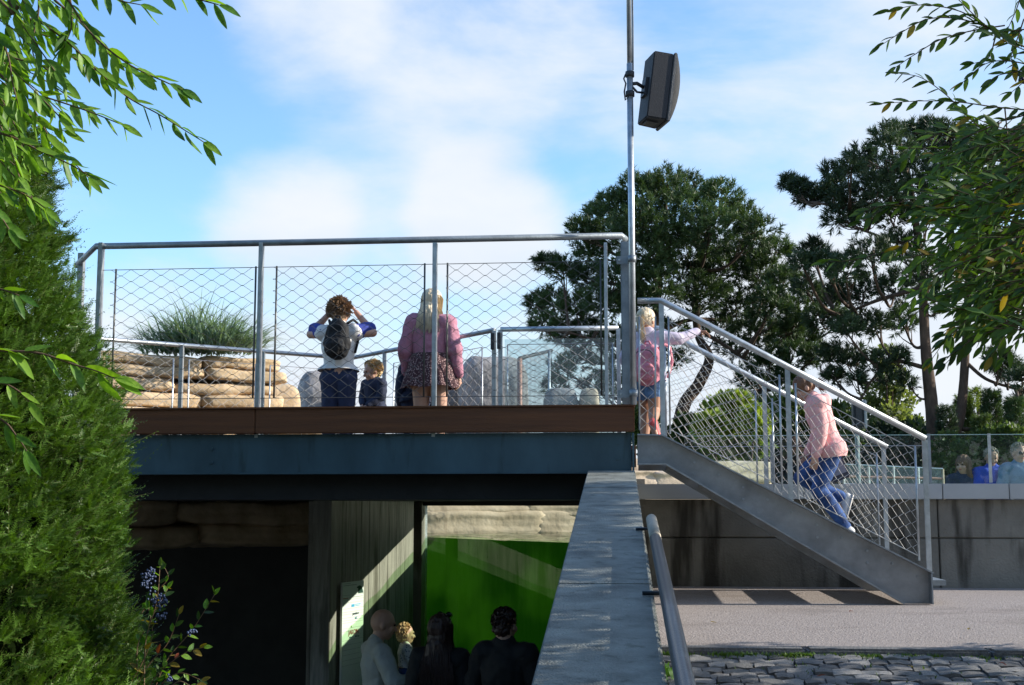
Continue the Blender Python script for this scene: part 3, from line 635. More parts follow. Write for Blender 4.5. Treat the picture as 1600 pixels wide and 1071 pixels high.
# the murk: a wavy sheet where visibility in the algae water ends, curved back from the window
vs = []; n = 40; kk = 16
for i in range(n + 1):
    u = -1.0 + (LW + 1.2) * i / n
    for j in range(kk + 1):
        z = ZW - .02 - (2.6) * j / kk; dd = .22 + .04 * noise.noise(V((u * .9, z * .9, 2)))
        p = W0 + wd * u + wn * dd; vs.append((p.x, p.y, z))
fs = np.array([[i * (kk + 1) + j, (i + 1) * (kk + 1) + j, (i + 1) * (kk + 1) + j + 1, i * (kk + 1) + j + 1] for i in range(n) for j in range(kk)])
link('murk', fast_mesh('murk', np.array(vs), fs), water_mat(), wt, True)
# ---------------------------------------------------------------- ROCKS
def rock_mesh(size, seed, rnd=.5, rough=.10, cuts=9, strata=0, pw_=5):
    bm = bmesh.new(); bmesh.ops.create_cube(bm, size=2); bmesh.ops.subdivide_edges(bm, edges=bm.edges[:], cuts=cuts, use_grid_fill=True)
    off = V((seed * 13.1, seed * 5.7, seed * 2.3)); sz = V(size) / 2
    for v in bm.verts:
        c = v.co.copy(); s = c.normalized() * max(abs(c.x), abs(c.y), abs(c.z)); p6 = (abs(c.x) ** pw_ + abs(c.y) ** pw_ + abs(c.z) ** pw_) ** (1 / pw_)
        c = c / p6 * (1 - rnd * .0) if rnd else c
        w = V((c.x * sz.x, c.y * sz.y, c.z * sz.z)); q = w * 1.6 + off; m_ = min(sz)
        nv = V((noise.noise(q), noise.noise(q + V((9, 0, 0))), noise.noise(q + V((0, 9, 0))))) + .45 * V((noise.noise(q * 3.1), noise.noise(q * 3.1 + V((4, 0, 0))), noise.noise(q * 3.1 + V((0, 4, 0)))))
        w += nv * rough * max(m_, .25)
        if strata: w += V((c.x, c.y, 0)).normalized() * strata * noise.noise(V((seed, q.x * .2, q.z * 9)))
        v.co = w
    me = bpy.data.meshes.new('rock'); bm.to_mesh(me); bm.free(); return me
def rock(name, c, size, seed, m, parent=None, yaw=0, rough=.10, cuts=9, strata=0, pw_=5):
    me = rock_mesh(size, seed, .5, rough, cuts, strata, pw_); me.transform(Matrix.Translation(V(c)) @ Matrix.Rotation(yaw, 4, 'Z')); me.materials.append(m)
    return link(name, me, m, parent, True)
# sandstone tower left, seen above and below the platform
tw = empty('sandstone_outcrop', (-4.6, 13, -1), 'layered tan sandstone outcrop behind the left end of the platform', 'rock')
yaw = R(34); ex = V((math.cos(yaw), math.sin(yaw), 0)); o0 = P(140, 560, 12.3); o0.z = 0
zz = 1.52; L_ = 1.95; sd_ = 0
while zz > -.30:
    hh = random.uniform(.12, .155) if zz > .3 else random.uniform(.2, .3)
    cut = random.uniform(.35, .7); ins = random.uniform(-.04, .04); LL = L_ + (random.uniform(-.03, .05) if zz > 1.1 else .0) + (.55 if zz < .99 else 0)
    for u0, u1 in ((0, cut * LL), (cut * LL, LL)):
        c = o0 + ex * ((u0 + u1) / 2) + V((-ex.y, ex.x, 0)) * (.35 + ins + random.uniform(-.03, .03)); c.z = zz - hh / 2
        rock('stone_layer', c, (u1 - u0 + .03, .85, hh * 1.04), sd_, M_sand, tw, yaw, .17, 14, .02, 6); sd_ += 1
    zz -= hh
# pale sandstone bank behind the pool
bkp = empty('sandstone_bank', (-1.5, 17.6, -.6), 'pale sandstone block bank lining the far side of the pool', 'rock')
yaw = R(27); ex = V((math.cos(yaw), math.sin(yaw), 0)); end = V((P(1204, 740, 18.6).x, 18.6, 0)); rows = [(.60, .27), (.33, .29), (.04, .30), (-.26, .34)]
for zt_, hh in rows:
    u = 0
    while u < 8.4:
        w = random.uniform(.75, 1.6); 
        if u + w > 8.4: w = 8.4 - u + .2
        c = end - ex * (u + w / 2) + V((-ex.y, ex.x, 0)) * (.4 + random.uniform(-.03, .03)); c.z = zt_ - hh / 2
        rock('stone_block', c, (w * 1.10, .8, hh * 1.2), sd_, M_sandp, bkp, yaw, .12, 13, .03, 14); sd_ += 1; u += w
bk2 = empty('sandstone_shelf', (-1.5, 15.6, -.6), 'pale sandstone shelf at the waterline seen through the top of the underwater window', 'rock')
yaw = R(24); ex = V((math.cos(yaw), math.sin(yaw), 0)); end = V((1.1, 16.9, 0))
for zt_, hh in ((.40, .24), (.17, .27), (-.09, .34)):
    u = 0
    while u < 6.6:
        w = random.uniform(.9, 1.7); c = end - ex * (u + w / 2) + V((-ex.y, ex.x, 0)) * (.4 + random.uniform(-.02, .02)); c.z = zt_ - hh / 2
        rock('stone_block', c, (w * 1.12, .9, hh * 1.25), sd_, M_sandp, bk2, yaw, .13, 15, .04, 16); sd_ += 1; u += w
# pink stones at the waterline by the window
for i, (px, py, s) in enumerate(((683, 815, .17), (676, 826, .13), (700, 829, .12), (692, 808, .11))):
    q = P(px, py, 15.6); o = rock('shore_stone', q, (s * 1.3, s, s), 50 + i, mat('pink_granite', (.45, .26, .18), .8, 0, .3, 12, .4, 40), None, i, .12, 6)
    tag(o, ['rounded pink stone largest of the group at the waterline inside the window', 'small pink stone half in the water at the left window edge', 'flat pink stone right of the others at the waterline', 'top pink stone resting on the others at the waterline'][i], 'stone')
# granite masses behind the platform
def gr(name, x0, x1, y0, Y, D_, seed, label, yaw=.2, m=M_gran, rough=.12):
    a, b = P(x0, y0, Y), P(x1, y0, Y); z1 = a.z; z0 = .30; o = rock(name, ((a.x + b.x) / 2, Y + D_ / 2, (z0 + z1) / 2), (b.x - a.x, D_, z1 - z0), seed, m, None, yaw, rough, 22)
    tag(o, label, 'rock'); return o
gr('granite_boulder', 706, 812, 550, 15.5, 1.2, 61, 'tall grey granite boulder behind the pink sweater', .25)
gr('granite_boulder', 606, 722, 562, 16.3, 1.2, 62, 'grey granite boulder with flat top behind the small boy', .15)
gr('granite_boulder', 446, 520, 574, 17, 1.4, 63, 'dark grey granite boulder left of the backpack wearer', .3)
gr('granite_block', 846, 902, 606, 14.5, .5, 64, 'low grey granite block on the left behind the glass railing', .1, M_gran, .05)
gr('granite_block', 903, 934, 605, 14.5, .5, 65, 'low pale granite block on the right behind the glass railing', .1, M_sandp, .05)
gr('sandstone_ledge', 395, 452, 598, 14.3, .7, 66, 'low tan sandstone ledge right of the layered outcrop', .4, M_sand)
# wire mesh gate by the boulder
wg = empty('mesh_fence', (-1.2, 14, ZF), 'fine wire mesh fence with rusty end post beside the grey boulder', 'fence')
A, B = P(812, 560, 14.2), P(862, 548, 15.4)
MB().tube([V((A.x, A.y, .36)), A], .028, 10).build('end_post', mat('rusty_pink_post', (.40, .22, .17), .7, .2, .2, 10, .1, 60), wg, True)
MB().tube([A, B], .02, 8).build('top_rail', M_black, wg, True)
for px in (858,): 
    q = P(px, 548, 15.2); MB().tube([V((q.x, q.y, .36)), q], .016, 8).build('post', M_galv, wg, True)
mb = MB()
for i in range(26):
    t = i / 25; q = A.lerp(B, t); mb.bar(V((q.x, q.y, .36)), q, .004, .004)
for j in range(30):
    z = .38 + j * .06
    if z < A.z: mb.bar(V((A.x, A.y, z)), V((B.x, B.y, z)), .004, .004)
o = mb.build('wire_mesh', M_black, wg); o['kind'] = 'stuff'
# far rope railing across the pool
fr_ = empty('far_railing', (5, 19.8, -.9), 'distant railing with fine vertical wires and a pinkish rail across the pool', 'railing')
A, B = P(1318, 726, 19), P(1473, 733, 19.3)
for q, r_, rad, m in ((A, B, .014, M_galv), (P(1318, 745, 19), P(1473, 748, 19.3), .02, mat('pink_rail', (.42, .24, .19), .6, 0, .1, 8, 0)), (P(1318, 757, 19), P(1473, 759, 19.3), .014, M_galv)): MB().tube([q, r_], rad, 6).build('rail', m, fr_)
for t in (0, .25, .5, .75, 1): q = A.lerp(B, t); MB().tube([V((q.x, q.y, -.94)), q], .02, 6).build('post', M_sandp if t == 1 else M_galv, fr_)
mb = MB()
for i in range(90): q = A.lerp(B, i / 89); mb.bar(V((q.x, q.y, -.1)), q, .006, .006)
o = mb.build('wires', M_galv, fr_); o['kind'] = 'stuff'
# dark speaker-like panel on post (far)
fs_ = empty('far_speaker', P(1342, 690, 17), 'rounded black loudspeaker with pale edge seen under the stair handrail', 'loudspeaker')
q = P(1340, 648, 17); MB().box(q, (.13, .2, .36)).build('cabinet', M_black, fs_, bevel=.03); MB().box(q + V((.085, 0, 0)), (.035, .2, .36)).build('front', M_capp, fs_, bevel=.01)
MB().tube([V((q.x, q.y + .1, -.94)), V((q.x, q.y + .1, q.z))], .03, 8).build('pole', M_galvd, fs_)

# ---------------------------------------------------------------- VEGETATION
def leaf_me(name, m, wid=.30, curve=.12, seed=0):
    st_ = [0, .12, .3, .52, .74, .9, 1]; pr_ = [0.02, .62, .95, 1, .72, .34, 0.0]; vs, fs = [], []
    for s, p in zip(st_, pr_):
        z = -curve * s * s + .03 * math.sin(seed + s * 5); w = wid * p / 2
        vs += [(-w, s, z + w * .35), (0, s, z), (w, s, z + w * .35)]
    for i in range(len(st_) - 1):
        a = i * 3; fs += [(a, a + 1, a + 4, a + 3), (a + 1, a + 2, a + 5, a + 4)]
    me = bpy.data.meshes.new(name); me.from_pydata(vs, [], fs); me.materials.append(m); me.shade_smooth(); return me
def catmull(P_, n=8):
    P_ = [V(p) for p in P_]; P_ = [P_[0] * 2 - P_[1]] + P_ + [P_[-1] * 2 - P_[-2]]; out = []
    for i in range(1, len(P_) - 2):
        for k in range(n):
            t = k / n; a, b, c, d = P_[i - 1:i + 3]
            out.append(.5 * ((2 * b) + (c - a) * t + (2 * a - 5 * b + 4 * c - d) * t * t + (3 * b - a - 3 * c + d) * t ** 3))
    out.append(P_[-2]); return out
def leafy_twig(pts, L, gap, places, r=.003, droop=.35, start=0, spread=.55):
    """pts in space; appends leaf placements (loc, rot matrix, scale)"""
    c = catmull(pts, 10); acc = 0; side = 1
    for a, b in zip(c, c[1:]):
        seg = (b - a).length; t = (b - a).normalized(); acc += seg
        while acc > gap:
            acc -= gap; side = -side
            sv = t.cross(V((0, 1, 0))).normalized() * side * random.uniform(.7, 1.1) + V((0, random.uniform(-.6, .6), 0))
            d = (t * 1.0 + sv * spread * random.uniform(.7, 1.3) + V((0, 0, -droop * random.uniform(.4, 1.4)))).normalized()
            n_ = (V((random.uniform(-.7, .7), random.uniform(-1.2, .4), random.uniform(.2, 1)))).normalized()
            M = frame(d, n_); s = L * random.uniform(.75, 1.15); places.append((b.copy(), M, s))
    places.append((c[-1], frame((c[-1] - c[-3]) + V((0, 0, -.001)), (0, -1, .6)), L * .9))
    return c
def add_leaves(places, meshes, parent, limit=300, key=None, name='leaf'):
    if key: places = sorted(places, key=key)
    base = WL[parent.name]
    for loc, M, s in places[:limit]:
        o = bpy.data.objects.new(name, random.choice(meshes)); COL.objects.link(o); o.parent = parent
        o.matrix_local = Matrix.LocRotScale(loc - base, M.to_quaternion(), (s, s, s))
    rest = places[limit:]
    if rest:
        by = {}
        for pl_ in rest: by.setdefault(random.randrange(len(meshes)), []).append(pl_)
        vs, fs, n = [], [], 0
        allf = []
        tv = []
        mats_ = []
        for k, lst in by.items():
            src = meshes[k]; co = np.array([v.co for v in src.vertices]); fa = np.array([p.vertices[:] for p in src.polygons])
            for loc, M, s in lst:
                tv.append((co * s) @ np.array(M).T + np.array(loc)); allf.append(fa + n); n += len(co); mats_.append((k, len(fa)))
        me = fast_mesh(name, np.concatenate(tv), np.concatenate(allf))
        ms = []
        for mm in meshes:
            if mm.materials[0] not in ms: ms.append(mm.materials[0])
        for mm in ms: me.materials.append(mm)
        me.polygons.foreach_set('material_index', np.concatenate([[ms.index(meshes[k].materials[0])] * q for k, q in mats_]).astype(np.int32)); me.shade_smooth()
        o = bpy.data.objects.new('smaller_leaves', me); COL.objects.link(o); o.parent = parent; me.transform(Matrix.Translation(-base)); o['kind'] = 'stuff'; WL[o.name] = base

# clouds of simple leaves for distant shrubs
def leaf_cloud(name, centers, radii, n, size, m, parent, zs=1.0, up=.3, shell=.55):
    centers = np.array(centers, float); radii = np.array(radii, float); w = radii ** 2; idx = rng.choice(len(centers), n, p=w / w.sum())
    d = nrm(rng.normal(size=(n, 3))); rr = radii[idx] * (shell + (1 - shell) * rng.random(n) ** .6) * (1 + .12 * rng.normal(size=n)); pos = centers[idx] + d * rr[:, None] * np.array([1, 1, zs])
    ax = nrm(d + rng.normal(size=(n, 3)) * .7 + np.array([0, 0, up])); nn = nrm(np.cross(ax, rng.normal(size=(n, 3)))); sd2 = np.cross(ax, nn)
    l = size * rng.uniform(.6, 1.4, n)[:, None]; wv = l * .32
    vs = np.stack([pos, pos + ax * l * .5 + sd2 * wv, pos + ax * l, pos + ax * l * .5 - sd2 * wv], 1).reshape(-1, 3)
    me = fast_mesh(name, vs, np.arange(4 * n).reshape(-1, 4)); return link(name, me, m, parent)
def tufts(name, pos, ax, m, parent, nn=26, L=.12, w=.013, axl=.16):
    n = len(pos); t = rng.random((n, nn)); base = pos[:, None] + ax[:, None] * (t * axl)[..., None]
    rd = rng.normal(size=(n, nn, 3)); rd = nrm(rd - (rd * ax[:, None]).sum(-1, keepdims=True) * ax[:, None])
    d = nrm(rd * rng.uniform(.55, .95, (n, nn, 1)) + ax[:, None] * rng.uniform(.5, .95, (n, nn, 1))); sd2 = nrm(np.cross(d, rng.normal(size=(n, nn, 3))))
    l = L * rng.uniform(.7, 1.15, (n, nn, 1)); vs = np.stack([base - sd2 * w / 2, base + sd2 * w / 2, base + d * l], 2).reshape(-1, 3)
    me = fast_mesh(name, vs, np.arange(len(vs)).reshape(-1, 3)); return link(name, me, m, parent)
def pine(label, Y, trunks, clumps, m, dens=1.0, limbs=()):
    sc_ = Y / F; base = P(trunks[0][0][0][0], 858, Y); base.z = -.95
    root = empty('pine_tree', base, label, 'tree'); tp = []
    for pts, r0, r1 in trunks:
        q = [P(x, y, Y + dy) for x, y, dy in pts]; c = catmull(q, 6); k = len(c)
        MB().tube(c, [(r0 + (r1 - r0) * i / (k - 1)) * (1 + .08 * noise.noise(V((i * .6, r0 * 9, 0)))) for i in range(k)], 10).build('trunk', M_bark, root, True); tp += c
    br = MB(); pos, axs = [], []
    for pts, r0, r1 in limbs:
        c = catmull([P(x, y, Y + dy) for x, y, dy in pts], 6); br.tube(c, [r0 + (r1 - r0) * i / (len(c) - 1) for i in range(len(c))], 6); tp += c[2:]
    for cl in clumps:
        px, py, r = cl[:3]; r *= 1.0; dz = cl[3] if len(cl) > 3 else random.uniform(-1, 1) * 1.3; dn = cl[4] if len(cl) > 4 else 1
        C = P(px, py, Y + dz); rm = r * sc_ * 1.0
        cand = [t for t in tp if t.z < C.z + .1] or tp
        a = min(cand, key=lambda t: (t - C).length + .6 * max(0, t.z - C.z + .6)); mid = a.lerp(C, .5) + V((0, 0, -.15 + random.uniform(-.15, .1)))
        c = catmull([a, mid, C], 5); L_ = (a - C).length; br.tube(c, [(.02 + .015 * min(L_, 2.5)) * (1 - .7 * i / (len(c) - 1)) for i in range(len(c))], 5)
        for _ in range(int(5 + rm * 9)):
            d = V(nrm(rng.normal(size=3))); e = C + V((d.x, d.y, d.z * .7)) * rm * .85; b0 = c[random.randrange(len(c) // 2, len(c))]
            br.tube([b0, b0.lerp(e, .5) + V((0, 0, -.05)), e], [.014, .01, .005], 4, False)
        n = int(dens * dn * (60 + 640 * rm * rm))
        for _ in range(n):
            d = V(nrm(rng.normal(size=3))); rad = rm * (random.random() ** .38); q = C + V((d.x * rad, d.y * rad, d.z * rad * .72))
            q += V((noise.noise(q * 2.1), noise.noise(q * 2.1 + V((7, 0, 0))), noise.noise(q * 2.1 + V((0, 7, 0))))) * .25 * rm
            pos.append(q); axs.append((d * .9 + V((0, 0, .75)) + V(rng.normal(size=3)) * .25).normalized())
    br.build('branches', M_bark, root, True)
    tufts('crown', np.array(pos), np.array(axs), m, root, 24, .125, .019, .15); return root
T1 = [(1040, 290, 34), (1003, 300, 36), (1078, 298, 34), (1128, 310, 30), (962, 322, 32), (935, 340, 28), (908, 362, 22), (1150, 335, 28), (1185, 362, 30), (1213, 392, 25), (1000, 350, 45), (1055, 345, 50), (1110, 358, 45),
      (1160, 395, 42), (955, 372, 40), (925, 395, 26), (1010, 400, 48), (1070, 400, 52), (1130, 425, 45), (1190, 430, 38), (1225, 440, 26), (855, 412, 17), (880, 422, 22), (918, 434, 28), (965, 432, 34),
      (838, 478, 15), (862, 470, 22), (900, 480, 28), (945, 478, 30), (990, 470, 34), (850, 508, 18), (880, 522, 24), (922, 524, 28), (965, 530, 28), (1030, 450, 38), (1095, 460, 42), (1150, 475, 40), (1205, 478, 34), (1245, 478, 22),
      (1180, 520, 34), (1228, 515, 30), (1262, 532, 22), (1275, 556, 15), (1240, 560, 22), (1205, 562, 26), (1150, 545, 26, None, .6), (1120, 515, 26, None, .6), (1240, 510, 20), (1168, 590, 18, None, .7), (1190, 606, 18), (1196, 636, 13), (1225, 592, 18),
      (905, 560, 22, None, .6), (945, 570, 25, None, .6), (875, 575, 18, None, .6), (930, 605, 22, None, .6), (868, 605, 18, None, .6), (965, 600, 22, None, .6), (1010, 540, 30, None, .6), (1050, 520, 26, None, .5), (1060, 560, 18, None, .5), (1295, 470, 18), (1320, 500, 16)]
T1 = [tuple(v if v is not None else random.uniform(-1, 1) for v in c) for c in T1]
pine('dense dark pine with rounded crown behind the top of the staircase', 27,
     [([(1016, 870, 0), (1018, 700, 0), (1022, 560, 0), (1030, 430, 0), (1040, 320, 0)], .17, .05), ([(1052, 870, .3), (1062, 660, .3), (1092, 600, .4), (1108, 560, .4), (1090, 520, .5), (1088, 440, .4), (1110, 350, .2)], .17, .04)],
     T1, M_needle, .80, [([(1028, 520, 0), (1080, 500, .5), (1150, 505, 1), (1230, 530, 1)], .06, .02), ([(1022, 560, 0), (960, 540, -.5), (890, 520, -1)], .05, .02), ([(1100, 520, .4), (1160, 560, .2), (1190, 610, 0)], .05, .015)])
T2 = [(1383, 214, 16), (1402, 208, 14), (1428, 204, 16), (1452, 202, 12), (1478, 208, 16), (1500, 216, 14), (1540, 220, 16), (1395, 235, 24), (1440, 232, 30), (1490, 240, 30), (1535, 250, 28), (1345, 245, 17), (1365, 262, 28), (1330, 262, 12),
      (1298, 272, 12), (1302, 292, 16), (1232, 288, 9), (1248, 298, 13), (1268, 306, 18), (1295, 315, 24), (1330, 312, 28), (1372, 300, 34), (1420, 280, 38), (1480, 285, 36), (1310, 342, 20), (1350, 340, 26), (1400, 335, 30), (1450, 330, 30), (1500, 330, 30),
      (1270, 390, 15), (1252, 412, 13), (1290, 410, 18), (1320, 425, 24), (1360, 400, 28), (1405, 390, 30), (1260, 452, 17), (1300, 460, 22), (1350, 455, 28), (1400, 450, 28), (1450, 420, 30), (1280, 500, 20), (1320, 515, 22), (1365, 510, 24), (1410, 505, 22), (1500, 400, 28),
      (1298, 556, 18), (1335, 560, 20), (1370, 565, 18, 0, .7), (1405, 560, 18, 0, .7), (1302, 590, 11), (1340, 597, 12, 0, .6), (1380, 592, 14, 0, .6), (1418, 600, 12, 0, .6), (1470, 470, 20, 0, .6), (1540, 420, 30), (1580, 380, 30), (1560, 300, 30), (1590, 450, 26), (1550, 500, 22, 0, .6),
      (1575, 575, 16), (1598, 592, 16), (1590, 640, 14), (1560, 560, 14), (1612, 620, 18)]
pine('tall open pine with two bare trunks behind the glass balustrade', 24,
     [([(1464, 870, 0), (1462, 740, 0), (1456, 640, 0), (1446, 540, 0), (1440, 430, 0), (1424, 300, 0), (1404, 216, 0)], .16, .03), ([(1470, 800, .1), (1482, 712, .1), (1500, 650, .1), (1508, 560, .1), (1513, 430, .1), (1515, 300, .1), (1500, 226, .1)], .12, .03)],
     T2, M_needle2, .66, [([(1446, 575, 0), (1395, 565, 0), (1362, 595, 0), (1345, 625, 0)], .045, .015), ([(1508, 565, .1), (1540, 592, 0), (1580, 606, 0), (1620, 618, 0)], .04, .02), ([(1440, 450, 0), (1370, 470, .3), (1300, 500, .6)], .05, .02), ([(1428, 320, 0), (1350, 330, 0), (1280, 318, 0)], .05, .02)])

def shrub(name, label, Y, blobs, n, size, m, cat='shrub', zs=1.0, stem=True, group=None):
    c = [P(x, y, Y + random.uniform(-.5, .5)) for x, y, r in blobs]; rd_ = [r * Y / F for x, y, r in blobs]
    b = V((sum(q.x for q in c) / len(c), Y, -.95)); root = empty(name, b, label, cat, group)
    leaf_cloud('crown', [tuple(q) for q in c], rd_, n, size, m, root, zs)
    mb = MB()
    for q in c: mb.tube([b + V((random.uniform(-.1, .1), 0, 0)), b.lerp(q, .5) + V((0, 0, -.1)), q], [.05, .03, .01], 5)
    mb.build('trunk', M_bark, root, True); return root
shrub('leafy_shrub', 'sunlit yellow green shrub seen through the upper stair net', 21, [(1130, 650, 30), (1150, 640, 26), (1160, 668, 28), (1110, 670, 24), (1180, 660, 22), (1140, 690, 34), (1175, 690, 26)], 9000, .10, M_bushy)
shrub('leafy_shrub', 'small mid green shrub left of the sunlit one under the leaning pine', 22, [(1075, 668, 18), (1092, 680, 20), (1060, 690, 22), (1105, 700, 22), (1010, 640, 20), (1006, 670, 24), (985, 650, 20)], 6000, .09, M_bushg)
hed = [(x, 715 + random.uniform(-6, 6), 34) for x in range(1040, 1640, 26)] + [(x, 758, 36) for x in range(1040, 1640, 26)] + [(x, 668 + random.uniform(-6, 6), 30) for x in range(1190, 1340, 22)] + [(x, 690, 30) for x in range(1190, 1460, 22)]
shrub('evergreen_hedge', 'long dark evergreen hedge behind the pool and the distant people', 25, hed, 32000, .11, M_bushd, 'hedge')
shrub('evergreen_tree', 'dark dense tree directly behind the person in the pink hoodie', 24, [(1205, 645, 22), (1235, 640, 26), (1265, 650, 28), (1300, 655, 26), (1320, 680, 26), (1290, 690, 28), (1240, 680, 28)], 9000, .10, M_bushg, 'tree')
shrub('birch_tree', 'light airy tree with thin foliage left of the tall pine trunks', 27, [(1385, 560, 18), (1395, 590, 20), (1375, 620, 24), (1405, 625, 22), (1360, 650, 24), (1395, 660, 26), (1425, 670, 20), (1350, 690, 24), (1410, 700, 24), (1330, 665, 16)], 5200, .10, mat('birch_leaf', (.16, .2, .09), .6, 0, .3, 2, 0, trans=.4), 'tree')
def spruce(label, px, top, bot, half, Y, m, n):
    t, b = P(px, top, Y), P(px, bot, Y); b.z = -.95; root = empty('spruce_tree', b, label, 'tree', None); H_ = t.z - b.z; W_ = half * Y / F
    MB().tube([b, t], [.07, .012], 6).build('trunk', M_bark, root, True); pos, ax = [], []
    for _ in range(n):
        u = random.random() ** .8; lay = (u * 14) % 1; a = random.random() * 6.28; rad = W_ * (1 - u) * (.35 + .65 * random.random() ** .5) * (1.05 - .35 * lay) + .04
        pos.append((b.x + math.cos(a) * rad, b.y + math.sin(a) * rad, b.z + H_ * u)); ax.append((math.cos(a), math.sin(a), .35 + .5 * u))
    tufts('crown', np.array(pos), nrm(np.array(ax)), m, root, 16, .075, .013, .14)
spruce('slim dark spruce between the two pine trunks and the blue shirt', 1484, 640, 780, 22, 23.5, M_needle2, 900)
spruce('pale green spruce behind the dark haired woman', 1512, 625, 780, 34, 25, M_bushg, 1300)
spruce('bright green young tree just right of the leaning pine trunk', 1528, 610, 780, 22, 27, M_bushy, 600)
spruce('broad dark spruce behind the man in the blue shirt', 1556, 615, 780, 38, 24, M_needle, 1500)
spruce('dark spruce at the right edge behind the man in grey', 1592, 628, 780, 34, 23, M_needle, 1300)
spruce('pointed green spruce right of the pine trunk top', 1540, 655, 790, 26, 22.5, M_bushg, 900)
shrub('leafy_shrub', 'leafy green bush behind the dark haired woman at the glass', 22.5, [(1482, 700, 20), (1500, 715, 22), (1520, 735, 20), (1470, 730, 18), (1545, 690, 20), (1580, 690, 22), (1600, 700, 22)], 6500, .09, M_bushg)

# unseen trees added around the viewpoint to block sky light from behind
for i, (x, y, lab) in enumerate(((-7.5, -3.5, 'unseen leafy tree added behind the viewpoint on the left to block sky light'), (-1.5, -8, 'unseen leafy tree added straight behind the viewpoint to block sky light'), (6.5, -5.5, 'unseen leafy tree added behind the viewpoint on the right to block sky light'), (-8.5, 3.5, 'unseen leafy tree added left of the yew hedge to block sky light'))):
    root = empty('broadleaf_tree', (x, y, -1.4), lab, 'tree'); cs = [(x + random.gauss(0, 1.7), y + random.gauss(0, 1.3), random.uniform(-.4, 6.5)) for _ in range(26)]
    leaf_cloud('crown', cs, [1.25] * 26, 9000, .26, M_leafr, root)
    MB().tube([V((x, y, -1.4)), V((x + .1, y, 1)), V((x, y, 4.5))], [.2, .16, .06], 8).build('trunk', M_bark, root, True)
# lyme grass on the outcrop
gc = P(312, 545, 13.0)
gsh = empty('grass_clump', gc, 'big clump of blue green arching grass on top of the tan rocks', 'grass')
vs, fs = [], []
for i in range(1500):
    px = random.gauss(312, 42) if random.random() < .8 else random.uniform(225, 400); px = min(max(px, 225), 402)
    b = P(px, 545, 13.0 + random.uniform(-.35, .35)); b.z = gc.z - .05 + random.uniform(0, .06); edge = abs(px - 312) / 90
    L_ = random.uniform(.34, .60) * (1.08 - .38 * edge) * (1.35 if random.random() < .06 else 1)
    lean = (px - 312) / 90 * 1.0 + random.gauss(0, .45); d = V((lean, random.gauss(0, .4), random.uniform(.7, 1.2))).normalized(); bend = random.uniform(.2, 1.1); w = random.uniform(.012, .020)
    s = V((d.y + random.uniform(-.4, .4), -d.x + random.uniform(-1, 1), .0)).normalized() * w / 2; k = len(vs); p = b.copy(); dd = d.copy()
    for j in range(6):
        ww = 1 - (j / 5) ** 2 * .95; vs += [p - s * ww, p + s * ww]; p = p + dd * L_ / 5; dd = (dd + V((d.x * .3, d.y * .3, -.28)) * bend).normalized()
    for j in range(5): fs.append((k + 2 * j, k + 2 * j + 1, k + 2 * j + 3, k + 2 * j + 2))
o = MB().add(vs, fs).build('blades', M_grass, gsh); o['kind'] = 'stuff'

# clipped yew at the left
yew = empty('yew_hedge', (-2.9, 4.9, -2.1), 'large bushy yew hedge filling the left edge in front of the platform', 'hedge')
prof_y = [(-2.1, -1.62), (-1.2, -1.66), (-.66, -1.78), (-.49, -1.84), (-.02, -1.90), (.35, -1.96), (.63, -2.02), (.91, -2.14), (1.147, -2.23), (1.40, -2.33), (1.62, -2.55), (1.8, -2.9)]
zs_ = np.array([a for a, b in prof_y]); xs_ = np.array([b for a, b in prof_y]); cx_, cy_ = -3.27, 4.44
NC = 6400; zc_ = rng.uniform(-1.35, 1.78, NC); thc = np.where(rng.random(NC) < .86, rng.uniform(-1.12, .5, NC), rng.uniform(-3.1, 3.1, NC))
lump = np.array([noise.noise(V((math.cos(t) * 2.2, math.sin(t) * 2.2, zz_ * 1.9))) + .7 * noise.noise(V((math.cos(t) * 6, math.sin(t) * 6, zz_ * 5))) for t, zz_ in zip(thc, zc_)])
rc_ = (np.interp(zc_, zs_, xs_) - cx_) * (1 + .055 * lump) - .07 - .11 * rng.random(NC)
PC = np.stack([cx_ + rc_ * np.cos(thc), cy_ + rc_ * np.sin(thc) * 1.05, zc_], 1); OC = np.stack([np.cos(thc), np.sin(thc), np.full(NC, .30)], 1)
DC = nrm(OC + rng.normal(size=(NC, 3)) * .38)                      # direction of each branchlet
per = 8; n = NC * per; ci = np.repeat(np.arange(NC), per); u_ = rng.random(n)
side_ = nrm(np.cross(DC[ci], rng.normal(size=(n, 3))))
pos = PC[ci] + DC[ci] * (u_ * .10)[:, None]; ax = nrm(DC[ci] * (.55 + .5 * u_)[:, None] + side_ * rng.uniform(.25, 1.0, (n, 1)) + np.array([0, 0, .10]))
ll = rng.uniform(.030, .070, n) * (1.1 - .3 * u_); lead = (np.arange(n) % per == 0); ax[lead] = DC[lead.nonzero()[0] // per]; ll[lead] = rng.uniform(.09, .15, lead.sum()); pos[lead] = PC[lead.nonzero()[0] // per]
lg = lead & (rng.random(n) < .10); ll[lg] *= 1.6
nn_ = 15; t = np.linspace(.04, 1, nn_)[None, :]; upv = nrm(np.cross(ax, rng.normal(size=(n, 3)) * .5 + np.array([0, 0, 1]))); nv = nrm(np.cross(upv, ax))
sgn = np.where(np.arange(nn_) % 2, 1, -1)[None, :, None]
bend_ = np.array([0, 0, .25])
B3 = pos[:, None] + ax[:, None] * (t * ll[:, None])[..., None] + bend_ * ((t * t) * ll[:, None])[..., None]
nd = nrm(upv[:, None] * sgn + ax[:, None] * .62 + nv[:, None] * rng.uniform(-.1, .45, (n, nn_, 1)))
nl = (.0150 * np.clip(1.25 - t * .75, .3, 1.1))[..., None] * rng.uniform(.8, 1.2, (n, nn_, 1)); wv = ax[:, None] * .0031
vs = np.stack([B3 - wv, B3 + wv, B3 + nd * nl], 2).reshape(-1, 3)
